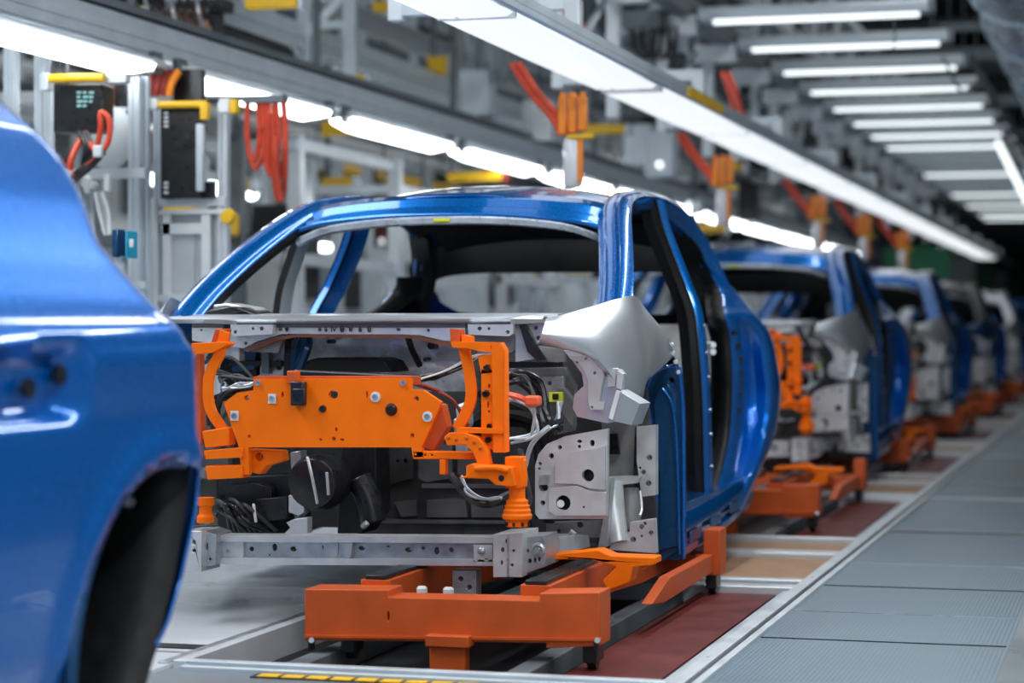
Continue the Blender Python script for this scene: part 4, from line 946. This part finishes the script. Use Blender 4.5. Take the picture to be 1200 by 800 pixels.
# roof trusses
for k in range(6):
    y = 17+6.0*k
    o = thing('roof_truss', (-6, y, 4.6), f'grey roof truss with slanted webs crossing above the hall, {ORD[k]} from the camera', 'truss', 'roof trusses')
    c = MB(); c.box((-15, y, 5.7), (3, y+.2, 5.9), ALUD); c.build('top_chord', o)
    c = MB(); c.box((-15, y, 4.5), (3, y+.16, 4.66), ALUD); c.build('bottom_chord', o)
    for j in range(12):
        x = -15+1.5*j; c = MB(); c.tube([(x, y+.08, 4.6), (x+.75, y+.08, 5.8)] if j % 2 else [(x+1.5, y+.08, 4.6), (x+.75, y+.08, 5.8)], .05, ALU, n=6); c.build('web_member', o)
for k in range(2):
    o = thing('roof_girder', (-3.4-k*3.2, 12, 4.2), ('light girder of braced steel running along the hall above the strip lamps', 'second braced girder running along the hall farther left')[k], 'girder')
    x = -3.6-3.4*k; c = MB(); c.box((x, 12, 4.9), (x+.1, 60, 5.0), ALU); c.build('top_chord', o); c = MB(); c.box((x, 12, 4.1), (x+.1, 60, 4.2), ALU); c.build('bottom_chord', o)
    for j in range(20):
        y = 12+1.6*j; c = MB(); c.tube([(x+.05, y, 4.15), (x+.05, y+.8, 4.95), (x+.05, y+1.6, 4.15)], .035, ALUW, n=6, sub=1); c.build('web_member', o)

# ------------------------------------------------------------------ left lamp beam
BX = -4.6
o = thing('lamp_beam', (BX, 6, 2.34), 'long grey aluminium beam crossing the left half above the near car, tube lamps under it', 'beam')
c = MB(); c.plate([(BX, 2.345), (BX+.02, 2.34), (BX+.02, 2.385), (BX+.012, 2.389), (BX+.02, 2.393), (BX+.02, 2.435), (BX+.006, 2.439), (BX+.01, 2.485), (BX-.10, 2.50), (BX-.12, 2.34)], [], lambda u, v, w: Vector((u, 5+w, v)), 45, ALU); c.build('profile', o, ang=18)
c = MB(); c.plate([(BX-.10, 2.50), (BX+.03, 2.50), (BX+.03, 2.50+.035), (BX-.10, 2.535)], [], lambda u, v, w: Vector((u, 5+w, v)), 45, ALUD); c.build('top_channel', o)
def beam_lamp(y0):
    o = thing('beam_lamp', (BX, y0, 2.2), 'x', 'lamp', 'tube lamps under the left beam')
    c = MB(); c.plate([(-.10, .11), (.0, .115), (.04, .095), (.04, .07), (-.12, .07)], [], lambda u, v, w: Vector((BX+.03+u, y0+w, 2.2+v)), 2.12, ALUW); c.build('housing', o, bevel=.004)
    c = MB(); vs = []; prof = [(-.13, .07), (-.12, .02), (-.04, -.005), (.035, .02), (.05, .07)]
    rows = []
    for i in range(9):
        t = i/8; q = .35+.65*min(1, math.sin(math.pi*min(max(t, .02), .98))*4); rows.append([Vector((BX+.03+u, y0+.05+1.93*t, 2.27+(v-.07)*q)) for u, v in prof])
    c.grid(rows, LAMP); c.build('diffuser', o)
    c = MB(); c.box((BX-.0, y0-.04, 2.24), (BX+.03, y0+.06, 2.345), ALUD); c.build('mounting_clip', o); c = MB(); c.box((BX-.0, y0+2.06, 2.24), (BX+.03, y0+2.16, 2.345), ALUD); c.build('mounting_clip', o)
    return o
bl0 = 10.02-2.38
bl = beam_lamp(bl0); bl['label'] = 'tube lamp under the left grey beam, nearest one, at the left picture edge'
for k in range(1, 13): dup(bl, 0, 2.38*k, 0, f'tube lamp under the left grey beam, {ORD[k]} from the camera')
o = thing('overhead_beam', (-5.5, 12.4, 2.95), 'pale blue-grey box beam starting above the black gripper, higher than the lamp beam', 'beam')
c = MB(); c.plate([(-5.5, 2.93), (-5.47, 2.92), (-5.47, 2.98), (-5.49, 2.985), (-5.47, 2.99), (-5.50, 3.10), (-5.75, 3.13), (-5.75, 2.93)], [], lambda u, v, w: Vector((u, 12.4+w, v)), 40, ALU); c.build('profile', o, ang=18)
c = MB(); c.box((-5.76, 12.38, 2.91), (-5.46, 12.41, 3.14), ALUW); c.build('end_plate', o, bevel=.004)
# lamp row added above the frame, for bright streaks on the near car
SW_LED = {LAMP: BRT}
for k in range(4):
    q = copy_tree(bl, None, SW_LED); q.name = 'added_aisle_lamp'; q.location = Vector((-.45, .6+2.4*k, 2.75)); q['label'] = f'added unseen tube lamp above the grey walkway, {ORD[k]} of that row'; q['group'] = 'added tube lamps over the walkway'
    for x in (0,):
        c = MB(); p = q.location+Vector((0, 1.0, .11)); c.cyl(p, (p.x, p.y, 6.6), .012, ALUD, n=6); c.build('rod', q)
# second line of lamps farther left
def far_lamp(y, x, z): 
    o = thing('far_tube_lamp', (x, y, z), 'x', 'lamp', 'far tube lamps over the left bays')
    c = MB(); c.tube([(x, y, z), (x, y+1.7, z)], .05, LAMP, n=10); c.build('tube', o); c = MB(); c.box((x-.08, y-.05, z+.03), (x+.08, y+1.75, z+.1), ALUW); c.build('housing', o)
    for dy in (.3, 1.4): c = MB(); c.cyl((x, y+dy, z+.1), (x, y+dy, 6.6), .012, ALUD, n=6); c.build('rod', o)
    return o
fl = far_lamp(13.6, -6.4, 2.02); fl['label'] = 'tube lamp hanging lower behind the red hose coil, nearest far lamp'
k = 0
for (y, x, z) in ((18, -6.4, 2.0), (22.5, -6.4, 2.0), (27, -6.4, 2.05), (32, -6.4, 2.05), (16, -8.6, 1.9), (21, -8.6, 1.9), (26.5, -8.6, 2.3), (36, -6.4, 2.1), (31, -8.6, 2.2), (40, -8.0, 2.2)):
    k += 1; dup(fl, x+6.4, y-13.6, z-2.02, f'lit tube lamp over the left bays, {ORD[k]} from the hose coil going away')

# ------------------------------------------------------------------ left stations
def pbox(c, a, e, Y, t, m): c.box(P(*a, Y), P(*e, Y)+Vector((0, t, 0)), m)
def extr(px0, px1, py0, py1, Y, m=None, par=None, name='post'):
    c = MB(); a = P(px0, py0, Y); e = P(px1, py1, Y); w = e.x-a.x; x = a.x; z0, z1 = min(a.z, e.z), max(a.z, e.z)
    pr = [(0, 0), (w*.36, 0), (w*.4, .008), (w*.6, .008), (w*.64, 0), (w, 0), (w, w*.9), (0, w*.9)]
    c.plate(pr, [], lambda u, v, h: Vector((x+u, Y+v, z0+h)), z1-z0, m or ALU); return c.build(name, par, ang=20)
def zat(py, Y, px=200): return P(px, py, Y).z
# frame A with the control box
Y = 9.2
o = thing('station_frame', (P(30, 300, Y).x, Y, 0), 'aluminium frame at the far left carrying the black control box', 'frame')
for a, e, tp in ((4, 17, 54), (40, 48, 64), (52, 60, 66)): extr(a, e, tp, 690, Y, par=o)
c = MB(); pbox(c, (4, 200), (170, 208), Y+.05, .05, ALU); c.build('crossbar', o); c = MB(); pbox(c, (4, 330), (170, 338), Y+.05, .05, ALU); c.build('crossbar', o)
extr(150, 163, 90, 690, Y+.2, par=o); extr(165, 173, 90, 690, Y+.25, par=o)
c = MB(); pbox(c, (4, 345), (150, 520), Y+.15, .02, LGR); c.build('infill_panel', o)
Y = 9.0
o = thing('control_box', tuple(P(91, 155, Y)), 'black control box with pale screen print hanging on the far left frame', 'control box')
c = MB(); c.prism([(62, 98), (120, 98), (120, 150), (112, 155), (62, 155)], Y, .12, BLKG); c.build('casing', o, bevel=.008)
for r in range(4):
    for q in range(3):
        if (r, q) in ((3, 2),): continue
        c = MB(); w = (5, 4, 6)[(r+q) % 3]; pbox(c, (90+q*7, 107+r*5.2), (90+q*7+w, 107+r*5.2+2.6), Y-.002, .003, TEAL); c.build('screen_mark', o)
for k in range(3): c = MB(); c.tube([P(64+k*7, 98, Y+.05), P(62+k*8, 82, Y+.05), P(66+k*6, 62, Y+.1)], .012, BLKG); c.build('supply_cable', o)
o = thing('yellow_handle_bar', tuple(P(90, 97, Y-.05)), 'yellow bar above the black control box', 'bar')
c = MB(); c.cyl(P(56, 92, Y-.04), P(122, 91, Y-.04), .020, YEL, n=14); c.build('bar', o)
c = MB(); pbox(c, (46, 86), (56, 106), Y-.06, .06, ALU); c.build('end_bracket', o, bevel=.006); c = MB(); pbox(c, (122, 86), (148, 97), Y-.02, .05, ALU); c.build('end_bracket', o, bevel=.006)
o = thing('red_cable_loop', tuple(P(110, 200, 8.8)), 'red and black hoses looping below the black control box', 'hose')
c = MB(); c.tube([P(100, 150, 9.06), P(104, 162, 8.95), P(112, 175, 8.85), P(118, 150, 8.8), P(118, 132, 8.8), P(128, 140, 8.8), P(127, 165, 8.8), P(115, 182, 8.8), P(98, 196, 8.8), P(86, 205, 8.8)], .013, REDH, n=10); c.build('red_hose', o)
c = MB(); c.tube([P(96, 160, 8.95), P(84, 185, 8.9), P(82, 200, 8.9)], .015, REDH, n=10); c.build('red_hose', o)
for k in range(3): c = MB(); c.tube([P(118+k*2, 178, 8.8), P(102+k*3, 192+k, 8.8), P(88+k*2, 204+k*2, 8.8), P(80, 215+k*3, 8.9)], .013, BLKG); c.build('black_hose', o)
for k in range(3): c = MB(); c.tube([P(92+k*5, 155, 8.95), P(100+k*4, 172, 8.9), P(96+k*4, 195, 8.9)], .010, BLKG); c.build('black_hose', o)
c = MB(); pbox(c, (108, 170), (119, 184), 8.77, .03, WHT); c.build('cable_clip', o, bevel=.008)
o = thing('pale_round_cover', tuple(P(135, 204, 9.5)), 'pale grey round cover behind the red hose loop', 'cover')
c = MB(); q = P(128, 166, 9.5); c.lathe(q, [(.10, .03), (.125, .02), (.135, 0), (.10, -.02), (.0, -.03)], DISC, 32, 'y')
ob = c.build('disc', o); ob.scale = (1, 1, 1.12)
c = MB(); pbox(c, (122, 100), (130, 140), 9.55, .04, RUST); c.build('stalk', o)
o = thing('valve_cluster', tuple(P(115, 250, 9.0)), 'white and steel valve fittings below the hose loop, behind the near car', 'valve')
for (a, b_, r) in ((103, 213, 6), (112, 217, 4), (105, 222, 4)): c = MB(); c.lathe(P(a, b_, 9.0), [(.004*r, 0), (.005*r, -.02), (.003*r, -.03)], STEELW, 14, 'y'); c.build('fitting', o)
c = MB(); pbox(c, (121, 204), (128, 224), 8.98, .03, WHT); c.build('block', o, bevel=.004)
for k in range(3): c = MB(); c.tube([P(112+k*4, 225, 9.0), P(117+k*5, 250, 9.0), P(124+k*2, 275, 9.0)], .010, WHT if k != 1 else STEEL); c.build('pipe', o)
c = MB(); q = P(108, 215, 9.02); c.cyl((q.x, q.y, 0), q, .012, STEEL, n=8); c.build('stand_pipe', o)
o = thing('cyan_reader', tuple(P(150, 305, 8.2)), 'small dark reader box with cyan front by the near car shoulder', 'reader')
c = MB(); c.box(P(131, 268, 8.2), P(150, 302, 8.3), BLUED); c.build('casing', o, bevel=.006); c = MB(); c.box(P(149, 270, 8.18), P(159, 303, 8.28), CYAN); c.box(P(151, 280, 8.17), P(157, 290, 8.18), WHT); c.build('front', o, bevel=.004)
c = MB(); q = P(141, 300, 8.25); c.cyl((q.x, q.y, 0), q, .02, ALU, n=10); c.build('stand', o)
# frame B with the black panel and pale cabinet
Y = 9.6
o = thing('panel_frame', (P(222, 300, Y).x, Y, 0), 'pale frame with lower window panels under the tall black panel', 'frame'); pframe = o
extr(180, 188, 128, 690, Y, ALU, o); extr(255, 266, 120, 690, Y, ALUW, o); extr(172, 181, 232, 690, Y-.05, WHT, o)
for py in (232, 246, 345): c = MB(); pbox(c, (180, py), (264, py+9 if py != 246 else py+4), Y-.01, .05, ALUW if py != 246 else WHT); c.build('crossbar', o, bevel=.003)
c = MB(); pbox(c, (188, 250), (256, 345), Y+.04, .02, LGR); c.build('window_panel', o)
c = MB(); pbox(c, (200, 270), (228, 345), Y+.03, .02, MATS['light_grey_cabinet_enamel']); pbox(c, (186, 262), (236, 274), Y+.0, .03, WHT); pbox(c, (190, 250), (199, 360), Y+.0, .03, WHT); pbox(c, (236, 250), (246, 360), Y+.0, .03, WHT); c.build('window_bar', o)
c = MB(); pbox(c, (182, 354), (262, 520), Y+.03, .02, LGR); c.build('lower_panel', o)
o = thing('hanging_board', tuple(P(215, 232, Y-.05)), 'tall black panel with small white marks hanging in the pale frame', 'panel')
c = MB(); pbox(c, (188, 126), (236, 232), Y-.06, .05, BLKG); pbox(c, (236, 213), (250, 232), Y-.04, .04, BLKG); c.build('board', o, bevel=.004)
for py in (131, 136, 141, 146, 213, 218, 224): c = MB(); pbox(c, (192, py), (197, py+3), Y-.064, .004, WHT); c.build('mark', o)
c = MB(); pbox(c, (229, 145), (238, 224), Y-.09, .03, ALU); c.build('side_bracket', o, bevel=.006)
o = thing('yellow_handle_bar', tuple(P(213, 128, Y-.1)), 'yellow bar on top of the tall black panel', 'bar')
c = MB(); c.cyl(P(185, 123, Y-.1), P(242, 122, Y-.1), .018, YEL, n=14); c.build('bar', o); c = MB(); pbox(c, (234, 120), (243, 140), Y-.12, .04, YEL); c.build('end_hook', o, bevel=.005); c = MB(); pbox(c, (168, 116), (184, 128), Y-.12, .04, STEELW); c.build('end_bracket', o, bevel=.005)
o = thing('yellow_clamp', tuple(P(266, 135, Y)), 'white clamp with yellow jaw right of the black panel', 'clamp')
c = MB(); pbox(c, (256, 115), (268, 132), Y-.08, .05, WHT); c.build('body', o, bevel=.006); c = MB(); pbox(c, (268, 116), (277, 133), Y-.08, .05, YEL); c.build('jaw', o, bevel=.01)
o = pframe
c = MB(); c.lathe(P(268, 254, Y-.04), [(.035, .02), (.04, 0), (.03, -.03)], YEL, 18, 'y'); c.build('knob', o)
for q, (x0, n_, lab) in enumerate(((176, 4, 'short orange and red hoses with white clips above the black panel'), )):
    o = thing('hose_bundle', tuple(P(195, 115, 9.8)), lab, 'hose')
    for k in range(n_): c = MB(); c.tube([P(174+k*8, 112, 9.8), P(177+k*8, 98, 9.8), P(182+k*9, 84, 9.85)], .02, REDD if k != 3 else ORC, n=8); c.build('hose', o)
    c = MB(); pbox(c, (204, 82), (236, 118), 9.9, .05, BLKG); c.build('manifold', o)
o = thing('black_junction', tuple(P(130, 125, 9.6)), 'black switch block behind the yellow bar at the far left', 'switch block')
c = MB(); pbox(c, (128, 98), (148, 126), 9.6, .1, BLKG); c.build('casing', o, bevel=.005); c = MB(); pbox(c, (124, 126), (148, 131), 9.58, .1, ALU); c.build('plate', o)

# red hose coil
o = thing('hose_coil', tuple(P(312, 235, 10.2)), 'large hanging coil of red hose left above the car roof', 'hose')
for k, (a, w, y1) in enumerate(((297, 7, 190), (300, 9, 198), (318, 8, 205), (324, 9, 212), (328, 7, 235))):
    c = MB(); c.tube([P(a-w, 118, 10.2), P(a-w-1, 150, 10.2), P(a-w+1, y1-18, 10.2), P(a, y1, 10.2), P(a+w-1, y1-20, 10.2), P(a+w, 150, 10.2), P(a+w-2, 118, 10.2)], .0125, REDH, n=10); c.build('hose', o)
c = MB(); c.box(P(290, 114, 10.24), P(332, 119, 10.17), ALUD); q = P(300, 116, 10.2); c.tube([q, (-4.60, q.y, q.z+.02), (-4.64, q.y, 2.36)], .014, ALUD, sub=1); c.build('hook', o)
c = MB(); c.tube([P(322, 160, 10.15), P(324, 200, 10.15), P(329, 236, 10.15)], .018, REDH, n=10); c.build('hose', o)

# gripper and machinery at top left
o = thing('overhead_gripper', tuple(P(215, 35, 10.8)), 'dark overhead gripper of blocks and rods at the top left', 'gripper')
for (a, b_, m) in (((168, 6), (186, 34), BLKG), ((184, 12), (238, 34), RUST), ((190, 0), (205, 14), ALUD), ((205, 0), (262, 12), BLKG), ((232, 10), (250, 35), BLKG), ((176, 18), (250, 24), BLKG), ((215, 24), (246, 34), COP)):
    c = MB(); pbox(c, a, b_, 10.8+random.uniform(0, .1), .15, m); c.build('block', o, bevel=.01)
for k in range(8): c = MB(); x = 170+k*10; c.tube([P(x, -5, 10.75), P(x+3, 14, 10.7), P(x+8, 30, 10.75)], .012, BLKG if k % 3 else STEEL); c.build('rod', o)
o = thing('dark_tube_arm', tuple(P(260, 60, 11.5)), 'thick dark tube slanting below the pale box beam', 'tube')
c = MB(); c.tube([P(196, 36, 11.2), P(260, 58, 11.8), P(335, 84, 12.6)], .06, DGREY, n=14); c.build('tube', o); c = MB(); c.tube([P(190, 22, 11.6), P(330, 70, 13)], .10, BLKG, n=14); c.build('sleeve', o)
o = thing('red_top_hose', tuple(P(105, 10, 9.5)), 'short orange-red hose at the top left edge among dark cables', 'hose')
c = MB(); c.tube([P(101, -4, 9.5), P(106, 4, 9.5), P(109, 13, 9.5)], .014, REDH); c.build('hose', o)
for k in range(4): c = MB(); c.tube([P(88+k*10, -4, 9.6), P(94+k*8, 8, 9.6), P(100+k*8, 14, 9.6)], .02, BLKG); c.build('cable', o)

def ybar(a, e, Y, lab, red=False, r=.035):
    o = thing('yellow_guard_bar', tuple(P((a[0]+e[0])/2, max(a[1], e[1]), Y)), lab, 'guard bar')
    c = MB(); pbox(c, a, e, Y, .08, YEL); c.build('bar', o, bevel=.01)
    c = MB(); pbox(c, (e[0], a[1]-2), (e[0]+6, e[1]+2), Y-.01, .1, REDD if red else ALU); c.build('end_piece', o, bevel=.01)
    c = MB(); q = P(a[0]+4, e[1]-4, Y+.06); c.box(q, (q.x+.04, q.y+.04, 6.6), ALUD); c.build('hanger', o)
ybar((286, -3), (348, 8), 10.6, 'yellow guard bar at the top edge right of the gripper')
ybar((145, 8), (166, 26), 11, 'short yellow guard bar left of the dark gripper')
ybar((362, 80), (388, 94), 13, 'short yellow guard bar between the two slanting beams')
ybar((408, 88), (426, 104), 14, 'small yellow bracket under the pale box beam')
ybar((376, 142), (414, 158), 15, 'yellow guard bar right of the second tube lamp')
ybar((500, 66), (524, 86), 17, 'yellow box high between the grey ducts')
ybar((436, 2), (478, 12), 15, 'yellow guard bar at the top centre left')
ybar((523, 202), (588, 212), 16, 'yellow guard bar with red end right above the car roof', True)
ybar((682, 146), (732, 156), 16, 'yellow guard bar right of the nearest hose drop')
ybar((806, 262), (850, 272), 22, 'yellow guard bar behind the rear roof of the nearest full car')
ybar((840, 190), (870, 200), 24, 'yellow guard bar by the second hose drop')
ybar((268, 212), (292, 224), 14, 'yellow bar behind the hose coil near the white arm')
ybar((376, 208), (412, 220), 16.2, 'yellow bar low behind the left roof corner of the car')
ybar((690, 190), (712, 200), 22, 'tiny yellow bar right of the fifth tube lamp', True)

# steel frames hanging at upper middle
def gantry(name, px0, px1, Y, py0, py1, w, lab, diag=True):
    o = thing(name, (P(px0, 100, Y).x, Y, max(0, P(px0, py1, Y).z)), lab, 'frame')
    extr(px0, px0+w, py0, py1, Y, ALUD if diag == 2 else ALU, o); extr(px1, px1+w, py0, py1, Y, ALU, o)
    c = MB(); pbox(c, (px0, py0+14), (px1+w, py0+20), Y+.02, .06, ALU); c.build('crossbar', o); c = MB(); pbox(c, (px0, py0+46), (px1+w, py0+52), Y+.02, .06, ALU); c.build('crossbar', o)
    if diag: c = MB(); c.tube([P(px0+w, py0+60, Y+.05), P(px1, py0+14, Y+.05)], .035, ALUW, n=6); c.build('diagonal', o)
gantry('steel_gantry', 348, 402, 14, -20, 102, 14, 'grey steel gantry posts with a diagonal brace at the top, above the pale beam')
gantry('steel_gantry', 262, 312, 16, -20, 60, 8, 'thin grey gantry behind the gripper at the top')
gantry('steel_gantry', 420, 480, 18, -20, 90, 8, 'grey gantry with crossbars at the top left of the grey ducts')
gantry('steel_gantry', 712, 790, 15.5, -20, 60, 14, 'pale gantry posts above the central lamp rail at the top centre')
gantry('steel_gantry', 820, 880, 21, 20, 170, 8, 'grey gantry above the lamp rail left of the strip lamps', 2)
for k in range(5):
    o = thing('cloth_duct', tuple(P(537+k*13, 115, 19)), f'grey hanging duct high in the middle, {ORD[k]} from the left'.replace('nearest', 'first'), 'duct', 'grey hanging ducts')
    c = MB(); q = P(537+k*13, 112-k*3, 19+k*.3); zt = P(537, 25, 19).z; c.lathe(q, [(.04, 0), (.055, .02), (.05, .25), (.06, .4), (.05, zt-q.z-.05), (.03, zt-q.z)], ALU if k % 2 else LGR, 14); c.build('sleeve', o)
    c = MB(); c.lathe(q+Vector((0, 0, zt-q.z)), [(.06, 0), (.06, .05), (.03, .06)], ALUD, 12); c.build('collar', o)
o = thing('cable_tray', tuple(P(760, 32, 15.4)), 'dark grey tray box hung by the top centre gantry', 'cable tray'); c = MB(); pbox(c, (728, 12), (774, 32), 15.0, .2, ALUD); c.build('tray', o, bevel=.01)
for k in range(4): c = MB(); c.tube([P(740+k*12, 30, 15.1), P(745+k*10, 60, 15.1), P(760+k*10, 66, 15.1), P(772+k*7, 30, 15.1)], .012, BLKG); c.build('cable', o)

# procedural rows of stations further off on the left, each a frame with its own contents
random.seed(21)
ADJ = ['pale', 'dull', 'slim', 'heavy', 'open', 'tall', 'low', 'narrow', 'broad', 'plain']
def station(x, y, h, w, kind, lab, row):
    o = thing('work_station', (x, y, 0), lab, 'work station', row)
    mm = random.choice([ALU, ALUW, LGR, ALUD])
    for dy in (0, w):
        for dx in (0, -.7):
            c = MB(); c.box((x+dx, y+dy, 0), (x+dx+.09, y+dy+.09, h), mm); c.build('post', o)
    for z in (h-.1, h*.62, .9):
        c = MB(); c.box((x-.02, y, z), (x+.06, y+w, z+.08), mm); c.build('crossbar', o)
    for z in (h-.1, 1.0):
        c = MB(); c.box((x-.7, y-.03, z), (x+.08, y+.03, z+.07), ALUW); c.build('end_bar', o)
    if kind in (0, 3): c = MB(); c.box((x-.62, y+.1, .12), (x-.1, y+w*.55, 1.55), random.choice([LGR, WHT, WHT, ALUW])); c.build('cabinet', o, bevel=.02)
    if kind in (1, 3): c = MB(); c.box((x-.35, y+.2, 1.2), (x-.05, y+.75, 1.85), random.choice([BLKG, DGREY, BLKG])); c.build('control_box', o, bevel=.015)
    if kind in (2, 0): c = MB(); c.box((x-.05, y+w*.5, 1.6), (x+.12, y+w*.95, 1.75), YEL); c.build('yellow_guard', o, bevel=.02)
    if kind in (2, 1):
        c = MB(); c.tube([(x-.2, y+.9, h-.1), (x+.05, y+.95, h-.7), (x-.15, y+1.05, h-1.0), (x+.02, y+1.1, h-.5)], .03, random.choice([REDH, BLKG, REDD]), n=8); c.build('hose', o)
        c = MB(); c.lathe((x-.3, y+.6, 0), [(.18, 0), (.16, .1), (.12, .15), (.12, .7), (.16, .72), (.14, 1.0)], random.choice([WHT, ALUW, GRN, WHT]), 16); c.tube([(x-.3, y+.6, .95), (x-.25, y+.5, 1.4), (x+.1, y+.5, 1.75)], .07, WHT, n=10); c.build('robot_arm', o)
    c = MB(); c.lathe((x+.1, y+w*.3, random.uniform(1.5, 2.2)), [(.0, -.02), (.03, 0), (.03, .03)], LAMPM, 14, 'y'); c.build('indicator_lamp', o)
    c = MB(); c.box((x-.66, y+w*.6, .1), (x-.62, y+w, 1.7), random.choice([LGR, WHT, ALU])); c.build('back_panel', o)
KW = ['with a pale cabinet', 'with a dark control box and hose', 'with a yellow guard and small arm', 'with cabinet and dark box']
i = 0
for r, (x, ys) in enumerate(((-5.6, [11.2+2.5*k for k in range(10)]), (-7.4, [12.5+2.6*k for k in range(10)]), (-9.6, [15+3*k for k in range(9)]))):
    for k, y in enumerate(ys):
        kd = (k*3+r) % 4 if k % 3 else (k+r*2) % 4
        station(x+random.uniform(-.2, .2), y, random.uniform(2.1, 2.5)+.25*r, random.uniform(1.8, 2.3), kd, f'grey work station {KW[kd]}, {ORD[k]} in {("first", "second", "third")[r]} row', ('stations of the first row', 'stations of the second row', 'stations of the third row')[r])
# overhead pipes and conduits along the hall
for k, (x, z, r, m) in enumerate(((-6.0, 3.5, .09, LGR), (-6.9, 3.1, .06, ALU), (-7.6, 3.9, .14, ALUD), (-4.1, 3.3, .05, ALU), (-3.7, 3.7, .08, LGR), (-8.5, 3.3, .10, WHT), (-5.2, 4.1, .12, ALUD), (-9.6, 3.0, .08, YEL), (-4.5, 2.9, .05, ALUD), (-10.8, 3.6, .12, LGR))):
    o = thing('overhead_pipe', (x, 12, z), f'{("light grey","aluminium","dull thick","thin aluminium","light grey","white","dark thick","yellow","thin dark","pale thick")[k]} pipe running along the hall below the roof, {ORD[k]} of the pipes'.replace('nearest', 'first'), 'pipe')
    c = MB(); c.cyl((x, 12+k*.7, z), (x, 60, z), r, m, n=12); c.build('pipe', o)
    for j in range(5): c = MB(); c.box((x-r*1.3, 15+j*4+k*.5, z-r*1.2), (x+r*1.3, 15.08+j*4+k*.5, z+r*1.2), ALUW); c.build('pipe_clamp', o)
# hanging equipment between the lamp rail and the left beam, small round lamps
random.seed(5)
for k in range(26):
    y = random.uniform(14, 38); x = random.uniform(-5.3, -3.5)-(y-14)*.03; z = random.uniform(2.2, 3.4)
    o = thing('hanging_tool', (x, y, z), f'small tool block hanging on a wire above the line, {ORD[k]} of them by distance', 'hanging tool', 'hanging tools above the line')
    c = MB(); c.box((x-.12, y-.1, z), (x+.12, y+.1, z+random.uniform(.15, .45)), random.choice([BLKG, ALU, LGR, ALUD, WHT])); c.build('tool_block', o, bevel=.02)
    c = MB(); c.tube([(x, y, z+.1), (x, y, 6.6)], .012, ALUD, n=6); c.build('hanger_wire', o)
    if k % 4 == 1: c = MB(); c.lathe((x, y-.12, z+.1), [(.0, -.03), (.03, 0), (.03, .03)], LAMPM, 12, 'y'); c.build('indicator_lamp', o)
# far end of the line: dim portals and columns
for k in range(5):
    y = 40+6*k
    o = thing('line_portal', (-2.6, y, 0), f'dim grey portal over the far end of the line, {ORD[k]} of the portals', 'portal', 'portals at the far end of the line')
    for x in (-5.4, .2): c = MB(); c.box((x, y, 0), (x+.3, y+.3, 3.6), ALUD); c.build('column', o)
    c = MB(); c.box((-5.4, y, 3.3), (.5, y+.3, 3.7), ALUD); c.build('lintel', o)
    c = MB(); c.box((-4.4, y+.1, 1.9), (-3.2, y+.2, 2.5), LGR if k % 2 else GRN); c.build('sign_box', o)
